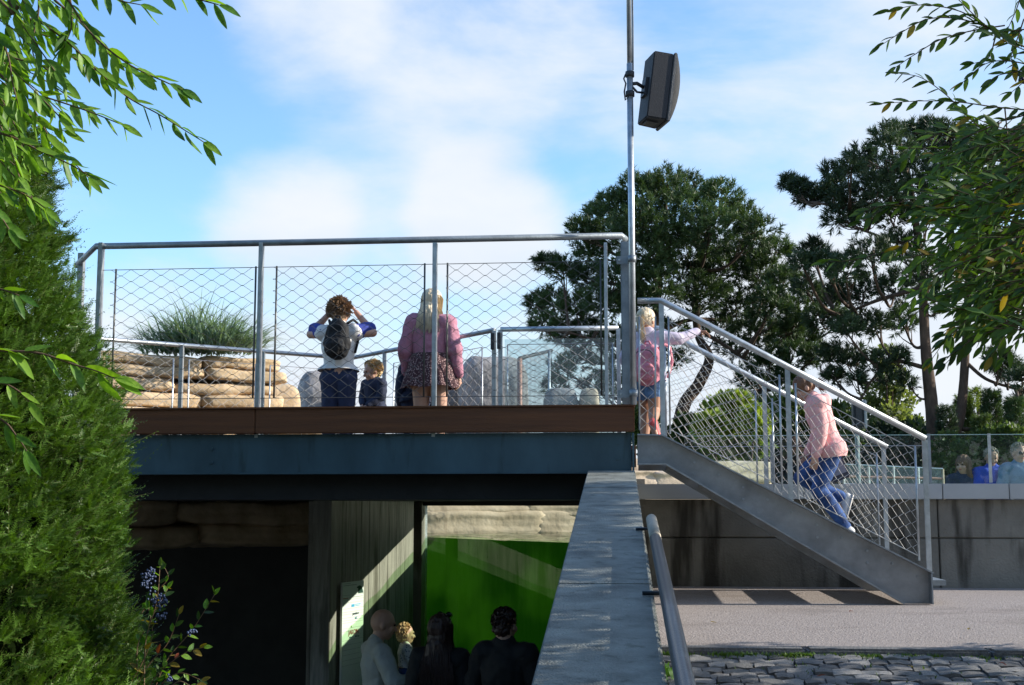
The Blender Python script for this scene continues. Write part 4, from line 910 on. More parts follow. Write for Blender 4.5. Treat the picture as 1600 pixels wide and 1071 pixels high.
link('foliage', fast_mesh('foliage', vs, np.arange(len(vs)).reshape(-1, 3)), M_yew, yew)['kind'] = 'stuff'
tipp = pos + ax * ll[:, None] + bend_ * ll[:, None]; midp = pos + ax * ll[:, None] * .5 + bend_ * .25 * ll[:, None]; w_ = upv * .0011
vs = np.stack([pos - w_, pos + w_, tipp + w_ * .3, tipp - w_ * .3], 1).reshape(-1, 3)
link('shoots', fast_mesh('shoots', vs, np.arange(len(vs)).reshape(-1, 4)), mat('green_shoot', (.12, .13, .03), .7, 0, .2, 5, 0), yew)['kind'] = 'stuff'
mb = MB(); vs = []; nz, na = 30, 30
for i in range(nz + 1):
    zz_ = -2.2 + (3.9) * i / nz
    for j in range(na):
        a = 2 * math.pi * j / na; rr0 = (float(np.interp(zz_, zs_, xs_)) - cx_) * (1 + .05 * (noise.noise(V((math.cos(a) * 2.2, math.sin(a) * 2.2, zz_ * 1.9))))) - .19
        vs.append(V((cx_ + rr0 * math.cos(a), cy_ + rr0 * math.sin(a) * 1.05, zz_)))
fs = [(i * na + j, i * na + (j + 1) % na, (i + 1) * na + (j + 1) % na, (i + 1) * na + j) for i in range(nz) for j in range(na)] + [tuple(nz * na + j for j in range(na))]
mb.add(vs, fs); mb.build('inner_shade_core', M_yewin, yew, True)  # near-black shell standing in for the shade inside the hedge

# near branches, upper left
LF = [leaf_me('leaf', M_leafn, .30, .10 + .05 * i, i) for i in range(3)] + [leaf_me('leaf', M_leafn, .24, -.04, 7)]
nb = empty('near_branch', (-3.0, 2.75, 1.3), 'sunlit leafy branches hanging into the upper left corner', 'branch')
pls = []; tw_ = MB()
def T(pts, Y, L=.058, gap=.021, dy=.0, r=.0022, lst=None, mb=None, **k):
    q = [P(x, y, Y + dy * i) for i, (x, y) in enumerate(pts)]; c = leafy_twig(q, L, gap, pls if lst is None else lst, **k)
    (mb or tw_).tube(c, [r * (1.3 - .8 * i / (len(c) - 1)) for i in range(len(c))], 5)
T([(0, -25), (45, 20), (110, 70), (190, 145), (250, 180), (318, 222)][:6], 2.7)
T([(60, -60), (100, -10), (140, 50), (200, 100), (262, 130), (285, 140)], 2.6)
T([(85, 0), (125, 35), (170, 85), (215, 120)], 2.65); T([(30, 10), (75, 60), (130, 100), (170, 118)], 2.8)
T([(-30, 90), (30, 140), (80, 155), (140, 175), (190, 195)], 2.6); T([(-20, 130), (20, 160), (60, 190), (100, 205)], 2.7)
T([(-30, 200), (20, 215), (60, 235), (105, 255), (140, 275)], 2.5, .06)
T([(230, -20), (285, -8), (320, 2), (342, 8)], 2.5); T([(110, -60), (150, -20), (185, 0), (220, 8)], 2.6); T([(-20, 30), (10, 80), (20, 130), (30, 170)], 2.5); T([(60, -30), (60, 20), (50, 70), (60, 110)], 2.65)
T([(-20, -20), (20, 20), (55, 50), (90, 60)], 2.75); T([(100, -50), (110, 0), (112, 40), (100, 75)], 2.7); T([(-10, 60), (20, 90), (60, 100), (100, 130)], 2.62)
T([(-40, 280), (0, 290), (40, 305), (70, 325)], 2.4, .05)
T([(-60, 540), (0, 548), (60, 552), (110, 568), (150, 580), (180, 592)], 2.3, .065, .03); T([(-60, 590), (0, 598), (30, 612), (45, 628)], 2.35, .06, .03); T([(-60, 640), (0, 655), (25, 680), (42, 705)], 2.3, .06, .03); T([(-60, 440), (0, 452), (30, 462)], 2.4, .05)
for k in range(60):                                       # the rest of the bough, outside the frame
    a = P(random.uniform(-160, -10), random.uniform(-160, 200), random.uniform(2.5, 3.1)); d = V((random.uniform(.1, .25), 0, -random.uniform(.05, .25)))
    c = leafy_twig([a, a + d * .5 + V((0, 0, .02)), a + d], .055, .024, pls); tw_.tube(c[::5], .0016, 3, False)
tw_.build('twigs', M_twig, nb, True)['kind'] = 'stuff'
MB().tube(catmull([V((-3.4, 2.9, -1.7)), V((-3.0, 2.85, 0)), V((-2.75, 2.8, .9)), P(-60, 40, 2.7), P(20, 0, 2.7)], 6), [.03 - .025 * i / 24 for i in range(25)], 7).build('bough', M_twig, nb, True)
def dist_frame(pl_):
    q = pl_[0]; d = q.normalized(); x = q.dot(RGT) / q.dot(FWD) * F + 800; y = 535 - q.dot(UPV) / q.dot(FWD) * F
    return (0 if -30 < x < 1640 and -30 < y < 1100 else 1, random.random())
add_leaves(pls, LF, nb, 300, dist_frame)

# near tree at the right
RL = [leaf_me('leaf', M_leafr, .34, .06 + .06 * i, i) for i in range(4)] + [leaf_me('leaf', M_leafr, .3, .1, 4)] * 3 + [leaf_me('leaf', M_leafy, .36, .1, 9)]
RLs = RL[:7] * 3 + [RL[7]]
rt = empty('broadleaf_tree', (3.4, 5.6, -.9), 'leafy tree with green and yellowing leaves reaching in from the right edge', 'tree')
pls = []; tw_ = MB(); YR = 5.6
def T2(pts, Y=YR, L=.068, gap=.030, **k): T(pts, Y, L, gap, r=.0028, lst=pls, mb=tw_, **k)
T2([(1640, 40), (1560, 48), (1500, 18), (1440, 8), (1385, 18)]); T2([(1560, 48), (1500, 30), (1450, 30), (1410, 50), (1375, 72)]); T2([(1570, 40), (1520, 48), (1470, 62), (1430, 85), (1400, 105)])
T2([(1640, 90), (1570, 60), (1540, 40), (1500, 2), (1480, -20)]); T2([(1640, 110), (1580, 96), (1540, 100), (1505, 128)]); T2([(1640, 80), (1600, 108), (1560, 118), (1545, 130)])
T2([(1640, 290), (1580, 240), (1520, 190), (1480, 150), (1440, 122), (1405, 115)]); T2([(1640, 175), (1560, 168), (1500, 160), (1440, 158), (1380, 162)]); T2([(1600, 30), (1590, 60), (1580, 90), (1590, 110)])
T2([(1640, 150), (1600, 180), (1560, 190), (1540, 215)]); T2([(1555, 60), (1545, 90), (1520, 100)]); T2([(1600, -30), (1590, 10), (1575, 45)]); T2([(1570, 170), (1575, 220), (1577, 240)], gap=.05)
T2([(1640, 230), (1560, 235), (1480, 232), (1420, 232)]); T2([(1640, 260), (1540, 280), (1480, 310), (1420, 312), (1345, 345)]); T2([(1620, 300), (1540, 320), (1480, 330), (1400, 320), (1350, 330)], L=.075); T2([(1600, 380), (1500, 370), (1440, 378), (1340, 405), (1290, 410)], L=.07)
T2([(1500, 310), (1470, 318), (1450, 325), (1430, 330)], L=.08); T2([(1640, 350), (1560, 370), (1500, 400), (1460, 440)]); T2([(1640, 400), (1560, 430), (1500, 450), (1440, 470)]); T2([(1640, 440), (1570, 470), (1520, 510), (1500, 540)]); T2([(1640, 480), (1590, 510), (1560, 540), (1545, 560)])
for k in range(215):
    x = 1640 - abs(random.gauss(0, 1)) * 62; y = random.uniform(200, 520) if random.random() < .95 else random.uniform(60, 220)
    if x < 1460: continue
    Y = YR + random.uniform(-.5, .9); dx = -random.uniform(40, 110); dy = random.uniform(-30, 70)
    T2([(x + 60, y - 25), (x, y), (x + dx * .5, y + dy * .3), (x + dx, y + dy)], Y, random.uniform(.06, .08), .034)
for k in range(560):                                      # crown beyond the frame, shading the parapet and the setts
    y = random.uniform(2.2, 9.0); x = .42 * y + random.uniform(.05, 1.5)
    zlo = (-.68 + .40 * x + .16) if y > 6.75 else (-.80 + .40 * (x - 1.9)); zhi = COPE(y) + .40 * (x + .45) + .12
    if y > 8.2 and random.random() < .6: continue
    a = V((x, y, random.uniform(zlo, zhi))); d = V((-random.uniform(.1, .3), random.uniform(-.25, .25), random.uniform(-.12, .1)))
    c = leafy_twig([a, a + d * .5 + V((0, 0, .02)), a + d], .078, .034, pls); tw_.tube(c[::5], .0024, 3, False)
for k in range(1020):
    if k < 720:
        y = random.uniform(2.9, 8.6); xt = random.uniform(-.45, .02); zt0 = COPE(y)
    else: y = random.uniform(5.2, 6.62); xt = random.uniform(0, 2.2); zt0 = ramp_z(y)
    if noise.noise(V((xt * 3, y * 1.7, 4))) > .36: continue
    x = .42 * y + random.uniform(.15, 1.35); a = V((x, y + .105 * (x - xt), zt0 + .406 * (x - xt) + .03)); d = V((-random.uniform(.08, .2), random.uniform(-.25, .25), random.uniform(-.09, .05)))
    c = leafy_twig([a, a + d * .5 + V((0, 0, .02)), a + d], .085, .026, pls); tw_.tube(c[::5], .0024, 3, False)
tw_.build('twigs', M_twig, rt, True)['kind'] = 'stuff'
for q in ([V((3.5, 5.6, -.95)), V((3.4, 5.6, .4)), V((3.3, 5.7, 1.4)), V((3.0, 5.7, 2.3)), V((2.6, 5.7, 3.0))], [V((3.35, 5.65, .9)), V((2.6, 5.6, 1.15)), V((2.1, 5.6, 1.4)), V((1.8, 5.6, 1.75))], [V((3.3, 5.7, 1.3)), V((3.3, 6.6, 2.0)), V((3.2, 7.8, 2.7)), V((3.2, 8.5, 3.0))], [V((3.3, 5.7, 1.2)), V((3.2, 4.8, 1.7)), V((3.0, 3.6, 2.1))]):
    c = catmull(q, 6); MB().tube(c, [.06 - .045 * i / (len(c) - 1) for i in range(len(c))], 8).build('limb' if q[0].z > 0 else 'trunk', M_bark, rt, True)
add_leaves(pls, RLs, rt, 300, dist_frame)
be = MB()
for k in range(9):
    q = P(1597 + random.uniform(-6, 6), 120 + random.uniform(-9, 9), YR); be.ell(q, (.008,) * 3, None, 6, 5)
be.build('berry_cluster', mat('dark_berries', (.03, .02, .05), .4, 0, .2, 9, 0), rt, True)['kind'] = 'stuff'

# berry bush at the foot of the hedge
bb = empty('berry_bush', (-1.75, 4.6, -1.8), 'wild bush with dark blue berries and yellowing leaves at the foot of the hedge', 'bush')
pls = []; tw_ = MB(); YB = 4.5; ML = [leaf_me('leaf', M_leafn, .5, .15, 1), leaf_me('leaf', M_leafr, .45, .1, 2), leaf_me('leaf', M_leafy, .5, .2, 3), leaf_me('leaf', M_leafred, .5, .2, 5)]; ML = [ML[0]] * 4 + [ML[1]] * 5 + ML[2:3] * 2 + ML[3:]
for pts in ([(225, 1075), (228, 1000), (245, 940), (250, 885)], [(240, 1080), (262, 1030), (300, 985), (335, 930)], [(215, 1070), (215, 1010), (232, 975), (262, 920)], [(230, 1080), (250, 1050), (290, 1020), (318, 1012)], [(245, 1080), (262, 1060), (285, 1052), (312, 1062)],
            [(210, 1080), (232, 1040), (262, 1005), (280, 960)], [(200, 1075), (225, 1030), (238, 990), (232, 950)], [(260, 1080), (280, 1065), (300, 1072), (315, 1064)], [(220, 960), (240, 930), (262, 905), (258, 888)]):
    T(pts, YB + random.uniform(-.1, .1), .036, .024, r=.002, lst=pls, mb=tw_, droop=.2, spread=.9)
tw_.build('twigs', mat('red_green_stem', (.16, .10, .05), .7, 0, .2, 9, 0), bb, True)['kind'] = 'stuff'; add_leaves(pls, ML, bb, 300, dist_frame)
M_berry = mat('blue_berries', (.05, .07, .14), .35, 0, .3, 40, 0)
for cx0, cy0, s, nb_ in ((233, 897, 11, 34), (244, 937, 12, 40), (228, 912, 8, 20), (258, 940, 7, 16), (300, 988, 6, 14), (252, 962, 9, 22), (266, 1060, 5, 12)):
    mb = MB()
    for k in range(nb_): mb.ell(P(cx0 + random.gauss(0, s * .55), cy0 + random.gauss(0, s * .5), YB - .05 + random.uniform(-.03, .03)), (.0042,) * 3, None, 7, 5)
    mb.build('berry_cluster', M_berry, bb, True)['kind'] = 'stuff'

for k, (px, py) in enumerate(((1160, 1012), (1205, 1019), (1488, 1012), (1110, 975), (1333, 958), (1250, 930), (1560, 1040), (1420, 1046), (1290, 1060), (1515, 985))):
    q = PZ(px, py, -.70 if py > 1005 else ZG); src = leaf_me('fallen_leaf', [M_leafred, M_leafy][k % 2], .45, .2, k); o = bpy.data.objects.new('fallen_leaf', src); COL.objects.link(o); o.location = q + V((0, 0, .012)); o.rotation_euler = (0, .1, k * 1.7); o.scale = (.04,) * 3
    tag(o, ['rust leaf on the setts below the kerb, leftmost of the leaves on the stones', 'yellow leaf on the setts just right of the leftmost rust leaf', 'rust leaf against the kerb near the middle right of the setts', 'yellow leaf on the asphalt nearest the dark handrail', 'rust leaf on the asphalt between the kerb and the stair foot', 'yellow leaf in the striped shadow under the staircase', 'rust leaf on the setts closest to the right picture edge', 'yellow leaf on the setts below the stair foot', 'rust leaf on the setts lowest in the picture', 'yellow leaf on the asphalt furthest right near the kerb'][k], 'leaf', 'fallen leaves near the kerb')
# ---------------------------------------------------------------- PEOPLE
M_skin = mat('skin', (.52, .30, .21), .5, 0, .06, 10, 0); M_skint = mat('tanned_skin', (.40, .20, .12), .5, 0, .08, 10, 0)
M_eye = mat('eye', (.03, .02, .02), .2, 0, 0, 5, 0); M_lip = mat('lips', (.35, .12, .09), .5, 0, 0, 5, 0)
DEF = dict(pel=(0, 0, .53), wai=(0, 0, .62), che=(0, 0, .735), nck=(0, -.005, .825), hea=(0, .01, .925), shR=(.100, 0, .795), shL=(-.100, 0, .795), elR=(.135, -.01, .63), elL=(-.135, -.01, .63),
           wrR=(.140, .03, .49), wrL=(-.140, .03, .49), hiR=(.050, 0, .51), hiL=(-.050, 0, .51), knR=(.055, .01, .28), knL=(-.055, .01, .28), anR=(.055, -.01, .045), anL=(-.055, -.01, .045))
def capsule(mb, a, b, ra, rb, seg=12):
    a, b = V(a), V(b); d = b - a
    if d.length < 1e-5: return mb.ell(a, (ra,) * 3, None, seg, 8)
    dn = d.normalized(); pts, rs = [], []
    for t in (80, 60, 35, 10): pts.append(a - dn * ra * math.sin(R(t))); rs.append(ra * math.cos(R(t)))
    for t in (.0, .33, .66, 1): pts.append(a + d * t); rs.append(ra + (rb - ra) * t)
    for t in (10, 35, 60, 80): pts.append(b + dn * rb * math.sin(R(t))); rs.append(rb * math.cos(R(t)))
    pts.sort(key=lambda p: (p - a).dot(dn)) if False else None
    # keep the order: reverse the first cap
    first = list(zip(pts[:4], rs[:4])); rest = list(zip(pts[4:], rs[4:])); al = first + rest
    return mb.tube([p for p, _ in al], [max(r, 1e-4) for _, r in al], seg)
def person(label, loc, H, yaw, pose=None, top=None, sleeves=None, bottom=None, hair=None, shoes=None, skin=M_skin, sh='full', legs='full', headsc=1.0, stout=1.0, look=(0, 0), vox=None, vest=None, extra=None, group=None, cat='person', seed=0, hands=True, curl=.5, skirt=None, collar=None, tilt=0, hem=.50, loose=1.0, extra_hood=False):
    J = dict(DEF); J.update(pose or {}); J = {k: V(v) * H for k, v in J.items()}
    if pose:
        for s in 'RL':          # a moved shoulder or hip keeps the default limb attached
            pass
    root = empty('person', loc, label, cat, group, rz=yaw)
    if tilt: root.rotation_euler = (0, tilt, yaw)
    k = H * stout; vx = vox or .0075 * H / 1.5
    Hm = Matrix.Rotation(look[0], 3, 'Z') @ Matrix.Rotation(look[1], 3, 'X')
    hc = J['hea']; hs = H * headsc
    def hp(x, y, z): return hc + Hm @ (V((x, y, z)) * hs)
    def torso(mb, t, low=True):
        fl = MB()
        for a, b, ra, rb in (('pel', 'wai', .080, .072), ('wai', 'che', .072, .084), ('che', 'nck', .082, .040)): capsule(fl, J[a], J[b], ra * k + t, rb * k + t, 14)
        if low: capsule(fl, J['hiR'], J['hiL'], .062 * k + t, .062 * k + t, 12)
        c = (J['pel'] + J['che']) / 2
        vs = []
        for v in fl.v:
            v = V(v); tt = min(1, max(0, (v.z - J['pel'].z) / max(.01, J['nck'].z - J['pel'].z))); ay = J['pel'].y + (J['nck'].y - J['pel'].y) * tt; vs.append((v.x, ay + (v.y - ay) * .72, v.z))
        mb.add(vs, fl.f); capsule(mb, J['shR'], J['shL'], .036 * k + t, .036 * k + t)
    def uarm(mb, s, t): capsule(mb, J['sh' + s], J['el' + s], .033 * k + t, .026 * k + t)
    def farm(mb, s, t): capsule(mb, J['el' + s], J['wr' + s], .026 * k + t, .0155 * k + t * .9)
    def thigh(mb, s, t, f=1): capsule(mb, J['hi' + s], J['hi' + s].lerp(J['kn' + s], f), .055 * k + t, (.055 + (.036 - .055) * f) * k + t)
    def shin(mb, s, t): 
        m_ = J['kn' + s].lerp(J['an' + s], .35); capsule(mb, J['kn' + s], m_, .035 * k + t, .036 * k + t); capsule(mb, m_, J['an' + s], .036 * k + t, .020 * k + t)
    body = MB(); torso(body, 0)
    capsule(body, J['nck'] + V((0, 0, -.01 * H)), hp(0, -.012, -.03), .033 * k, .031 * k)
    body.ell(hp(0, -.006, .012), (.050 * hs, .061 * hs, .062 * hs), Hm); body.ell(hp(0, .012, -.022), (.039 * hs, .044 * hs, .050 * hs), Hm)
    capsule(body, hp(0, .036, -.045), hp(0, .030, -.058), .018 * hs, .016 * hs)           # chin
    capsule(body, hp(0, .052, .002), hp(0, .064, -.020), .006 * hs, .010 * hs, 8)         # nose
    for s in (-1, 1):
        body.ell(hp(.050 * s, -.008, -.008), (.007 * hs, .013 * hs, .019 * hs), Hm); body.ell(hp(.024 * s, .040, -.020), (.016 * hs, .012 * hs, .016 * hs), Hm)
    capsule(body, hp(-.022, .050, .014), hp(.022, .050, .014), .007 * hs, .007 * hs, 8)
    for s in 'RL':
        uarm(body, s, 0); farm(body, s, 0); thigh(body, s, 0); shin(body, s, 0)
        d = (pose or {}).get('foot' + s, (0, 1, -.12)); d = V(d).normalized(); capsule(body, J['an' + s] + V((0, 0, -.01 * H)), J['an' + s] + d * .085 * H + V((0, 0, -.016 * H)), .022 * k, .018 * k)
        if hands:
            w = J['wr' + s]; fd = (w - J['el' + s]).normalized(); fd = V((pose or {}).get('hand' + s, fd)).normalized()
            pn = V((pose or {}).get('palm' + s, (-1 if s == 'R' else 1, 0, 0))); pn = (pn - fd * pn.dot(fd)).normalized(); ac = fd.cross(pn).normalized(); hl = .108 * H
            for q in (-.34, -.11, .12, .35): capsule(body, w, w + fd * hl * .46 + ac * hl * q * .48, .0115 * H * .9, .0085 * H, 8)
            for q, fl_ in ((-.36, .82), (-.12, .96), (.12, 1.0), (.36, .92)):
                b0 = w + fd * hl * .44 + ac * hl * q * .50; c1 = curl; d1 = (fd * math.cos(c1) + pn * math.sin(c1)); d2 = (fd * math.cos(c1 * 2) + pn * math.sin(c1 * 2))
                m1 = b0 + d1 * hl * .26 * fl_; m2 = m1 + d2 * hl * .26 * fl_; capsule(body, b0, m1, .0056 * H, .0052 * H, 8); capsule(body, m1, m2, .0052 * H, .0042 * H, 8)
            sd_ = 1 if ac.dot(V((0, 1, 0.01))) > 0 else -1
            t0 = w + fd * hl * .12 + ac * sd_ * hl * .12; t1 = t0 + (fd * .55 + ac * sd_ * .65 + pn * .3).normalized() * hl * .26; t2 = t1 + (fd * .9 + ac * sd_ * .2 + pn * .4).normalized() * hl * .2
            capsule(body, t0, t1, .008 * H, .006 * H, 8); capsule(body, t1, t2, .006 * H, .0048 * H, 8)
    me = remesh(body, vx * .85, 2, dec=.3); link('body', me, skin, root, True, True)
    for s in (-1, 1): MB().ell(hp(.0205 * s, .0535, .004), (.0062 * hs,) * 3, Hm, 10, 8).build('eye', M_eye, root, True, True)
    MB().ell(hp(0, .0535, -.038), (.015 * hs, .006 * hs, .0045 * hs), Hm, 10, 6).build('mouth', M_lip, root, True, True)
    def garment(name, m, fn, wob=.012, ws=9, label_=None, aniso=(1, 1, 1), sm=3):
        mb = MB(); fn(mb); me = remesh(mb, vx * 1.35, sm, wob * H / 1.5, ws, seed + len(name), aniso); o = link(name, me, m, root, True, True)
        if label_: o['label'] = label_
    if top:
        t0 = .016 * H * loose
        mb = MB(); torso(mb, t0); capsule(mb, J['hiR'] + V((0, 0, .01 * H)), J['hiL'] + V((0, 0, .01 * H)), .070 * k + t0 * .8, .070 * k + t0 * .8)
        me = remesh(mb, vx * 1.1, 4, .013 * H / 1.5, 8, seed); bm = bmesh.new(); bm.from_mesh(me)
        if extra_hood: pass
        bmesh.ops.bisect_plane(bm, geom=bm.verts[:] + bm.edges[:] + bm.faces[:], plane_co=(0, 0, hem * H), plane_no=(0, .12, 1), clear_inner=True); bm.to_mesh(me); bm.free(); me.shade_smooth(); link('top', me, top, root, True, True)
    for s_ in 'RL':
        if not (top or sleeves): break
        def fn(mb, s=s_):
            capsule(mb, J['sh' + s].lerp(J['el' + s], .04), J['el' + s].lerp(J['wr' + s], .22 if sh == 'short' else 0), (.038 * k + .011 * H) * (.8 + .2 * loose), .029 * k + .012 * H * loose)
            if sh == 'full': capsule(mb, J['el' + s], J['el' + s].lerp(J['wr' + s], .95), .028 * k + .012 * H * loose, .017 * k + .009 * H * loose)
        garment('sleeve', sleeves or top, fn, .010, 12)
    if bottom:
        def fn(mb):
            fl = MB(); capsule(fl, J['pel'] + V((0, 0, .03 * H)), J['pel'], .070 * k + .006 * H, .078 * k + .006 * H, 14); capsule(fl, J['hiR'], J['hiL'], .062 * k + .008 * H, .062 * k + .008 * H)
            mb.add([(x, J['pel'].y + (y - J['pel'].y) * .74, z) for x, y, z in fl.v], fl.f)
            for s in 'RL':
                thigh(mb, s, .009 * H, 1 if legs == 'full' else .45)
                if legs == 'full': 
                    capsule(mb, J['kn' + s], J['kn' + s].lerp(J['an' + s], .92), .036 * k + .010 * H, .024 * k + .011 * H)
        garment('trousers' if legs == 'full' else 'shorts', bottom, fn, .010, 11)
    if skirt:
        mb = MB(); n = 72; rows_ = 6; vs = []; wz = J['wai'].z - .005 * H; hz = skirt[1] * H
        for j in range(rows_ + 1):
            t = j / rows_; z = wz + (hz - wz) * t; rr = (.088 + .052 * t ** .8) * k
            for i in range(n): a = 2 * math.pi * i / n; pl = 1 + .055 * t * math.sin(a * 18 + .8 * math.sin(a * 3)); vs.append((J['pel'].x + rr * pl * math.cos(a), J['pel'].y + rr * pl * math.sin(a) * .82, z + .006 * H * math.sin(a * 5) * t))
        fs = [(j * n + i, j * n + (i + 1) % n, (j + 1) * n + (i + 1) % n, (j + 1) * n + i) for j in range(rows_) for i in range(n)]
        mb.add(vs, fs); mb.build('skirt', skirt[0], root, True, True)
    if shoes:
        for s in 'RL':
            mb = MB(); d = V((pose or {}).get('foot' + s, (0, 1, -.12))).normalized(); a = J['an' + s]; dn = d.cross(V((1, 0, 0))).normalized()
            if dn.z > 0: dn = -dn
            capsule(mb, a + dn * .012 * H - d * .012 * H, a + dn * .018 * H + d * .092 * H, .027 * k, .022 * k); capsule(mb, a + dn * .005 * H, a + dn * .01 * H + d * .04 * H, .029 * k, .024 * k)
            me = remesh(mb, vx, 2); link('shoe', me, shoes, root, True, True)
            mb = MB(); M_ = frame(d, -dn); mb.box(a + dn * .040 * H + d * .042 * H, (.050 * k, .155 * k, .012 * H), M_); mb.build('sole', M_sole, root, True, True, bevel=.008)
    if hair: hair(root, hp, hs, Hm, J, H)
    if extra: extra(root, hp, hs, Hm, J, H, k)
    return root, J, H
M_sole = mat('shoe_sole', (.55, .53, .5), .6, 0, .1, 9, 0)
def strands(name, starts, ends_fn, m, root, w, n, segs=6):
    mb = MB(); vs, fs = [], []
    for i in range(n):
        pts = ends_fn(i); kk = len(pts); b = len(vs)
        for j, p in enumerate(pts):
            d = (pts[min(j + 1, kk - 1)] - pts[max(j - 1, 0)]).normalized(); s = d.cross(V((random.uniform(-.3, .3), -1, .2))).normalized() * w * (1 - .75 * (j / (kk - 1)) ** 2) / 2; nn2 = d.cross(s).normalized() * w * .35
            vs += [p - s, p + nn2, p + s]
        for j in range(kk - 1):
            for e in range(2): a = b + 3 * j + e; fs.append((a, a + 1, a + 4, a + 3))
    return mb.add(vs, fs).build(name, m, root, True, True)
def hair_short(m, vol=1.0, tuft_=.012, n=420, bald=False, curl_=.5, fringe=.02):
    def f(root, hp, hs, Hm, J, H):
        mb = MB(); mb.ell(hp(0, -.014, .022), (.053 * hs * vol, .062 * hs * vol, .060 * hs * vol), Hm); mb.ell(hp(0, -.030, -.004), (.048 * hs * vol, .046 * hs * vol, .052 * hs), Hm)
        me = remesh(mb, .006 * H / 1.5, 1, .008 * hs, 45, 3); 
        link('hair', me, m, root, True, True)
        def e(i):
            while True:
                d = V(nrm(rng.normal(size=3)))
                if d.y < .45 + fringe * 10 * max(0, d.z) and d.z > -.55 and not (d.y > .25 and d.z < .35): break
            p = hp(d.x * .052 * vol, -.012 + d.y * .062 * vol, .022 + d.z * .060 * vol); dr = (Hm @ V((d.x + random.gauss(0, curl_), d.y - .1 + random.gauss(0, curl_), d.z * .3 - .3 + random.gauss(0, curl_)))).normalized()
            out = Hm @ d; L_ = tuft_ * hs * random.uniform(.7, 1.4)
            return [p, p + (out * .5 + dr * .6) * L_, p + (out * .6 + dr * 1.4 + V((0, 0, -.2))) * L_]
        strands('hair_locks', None, e, m, root, .012 * hs, n)
    return f
def hair_long(m, length, vol=1.0, back=True, n=260, pony=None):
    def f(root, hp, hs, Hm, J, H):
        mb = MB(); mb.ell(hp(0, -.010, .020), (.055 * hs * vol, .065 * hs * vol, .062 * hs * vol), Hm)
        if not pony:
            mb.ell(hp(0, -.032, -.03), (.050 * hs * vol, .040 * hs, .075 * hs), Hm); mb.ell(hp(0, -.048, -.05) + V((0, -.018 * H, -length * .42)), (.050 * hs * vol, .024 * hs, length * .55))
        me = remesh(mb, .006 * H / 1.5, 1, .006 * hs, 30, 5, (1, 1, .3)); link('hair', me, m, root, True, True)
        if pony:
            c = [hp(*q) for q in pony]
            def e(i):
                o_ = V(rng.normal(size=3)) * .009 * hs; return [c[0] + o_ * .3] + [q + o_ * (1.1 if j < len(c) - 2 else .5) + V(rng.normal(size=3)) * .002 for j, q in enumerate(c[1:])]
            strands('ponytail', None, e, m, root, .009, 90)
            def e2(i):
                d = V(nrm(rng.normal(size=3))); d.y = min(d.y, .35); d.z = abs(d.z) * .9 - .35; d.normalize(); p = hp(d.x * .054 * vol, -.010 + d.y * .064 * vol, .020 + d.z * .061 * vol); q = c[0]; return [p, p.lerp(q, .5) + (p - hp(0, 0, 0)).normalized() * .010 * hs, q]
            strands('hair_locks', None, e2, m, root, .010, 160); return
        def e(i):
            a = random.uniform(-2.5, 2.5) ; x, y = math.sin(a), -math.cos(a)
            if y > .35: y = .35
            top = hp(x * .022, y * .02 - .006, .080); s1 = hp(x * .054 * vol, y * .060 * vol - .006, .030); s2 = hp(x * .055 * vol, y * .058 - .006, -.04); l = length * random.uniform(.8, 1.1)
            s3 = s2 + V((x * .012 * hs * random.uniform(.5, 1.6) * 1.5, -.040 * H * (1.0 if y < 0 else .1) , -l * .55)); s4 = s3 + V((random.gauss(0, .012), -.008 * H, -l * .45)); return [top, s1, s2, s3, s4]
        strands('hair_locks', None, e, m, root, .013 * (hs / 1.5), n)
    return f
MH_blond = mat('pale_blond_hair', (.66, .54, .36), .5, 0, .25, 60, .2, 200, stretch=(1, 1, .15)); MH_boy = mat('golden_blond_hair', (.58, .40, .18), .55, 0, .3, 50, .2, 200); MH_brown = mat('brown_hair', (.16, .075, .035), .5, 0, .3, 50, .2, 200)
MH_lbrown = mat('tousled_light_brown_hair', (.36, .23, .13), .55, 0, .35, 40, .2, 200); MH_dark = mat('dark_brown_hair', (.05, .025, .018), .5, 0, .3, 40, .1, 100); MH_grey = mat('grey_hair', (.28, .24, .19), .6, 0, .3, 50, .1, 100)
C_white = mat('white_quilted_fabric', (.72, .70, .66), .7, 0, .05, 6, .1, 60); C_blue = mat('royal_blue_fabric', (.03, .05, .28), .8, 0, .2, 9, .1, 80); C_navy = mat('navy_fabric', (.018, .025, .055), .85, 0, .25, 9, .15, 90); C_navyt = mat('navy_trouser_fabric', (.014, .024, .065), .8, 0, .25, 7, .15, 90)
C_pink = mat('pink_knit', (.50, .22, .29), .9, 0, .12, 60, .5, 170); C_rose = mat('rose_backpack_fabric', (.62, .22, .27), .75, 0, .15, 12, .2, 80); C_lilac = mat('pale_lilac_fabric', (.55, .48, .58), .8, 0, .1, 8, .1, 60)
C_denim = mat('denim', (.06, .13, .28), .85, 0, .35, 12, .3, 120, col2=(.12, .22, .38)); C_hood = mat('blush_pink_fleece', (.78, .42, .40), .9, 0, .08, 8, .2, 90); C_shirt = mat('pale_grey_shirt', (.38, .39, .35), .8, 0, .08, 8, .1, 60)
C_blk = mat('black_fabric', (.006, .006, .007), .8, 0, .3, 9, .15, 80); C_lens = mat('sunglass_lens', (.01, .01, .012), .15, 0, 0, 4, 0); C_wshoe = mat('grey_white_shoe', (.55, .55, .55), .6, 0, .2, 20, .1, 80); C_coral = mat('coral_red_shoe', (.72, .10, .09), .6, 0, .2, 20, .1, 80)  # black fabric lowered further so the passage figures read as shaded silhouettes
C_bluep = mat('bright_blue_polo', (.02, .06, .42), .8, 0, .15, 9, .1, 60); C_greyt = mat('grey_blue_jersey', (.16, .24, .33), .8, 0, .15, 9, .1, 60); C_jean = mat('blue_jeans', (.012, .035, .13), .85, 0, .5, 9, .3, 120, col2=(.035, .09, .25))
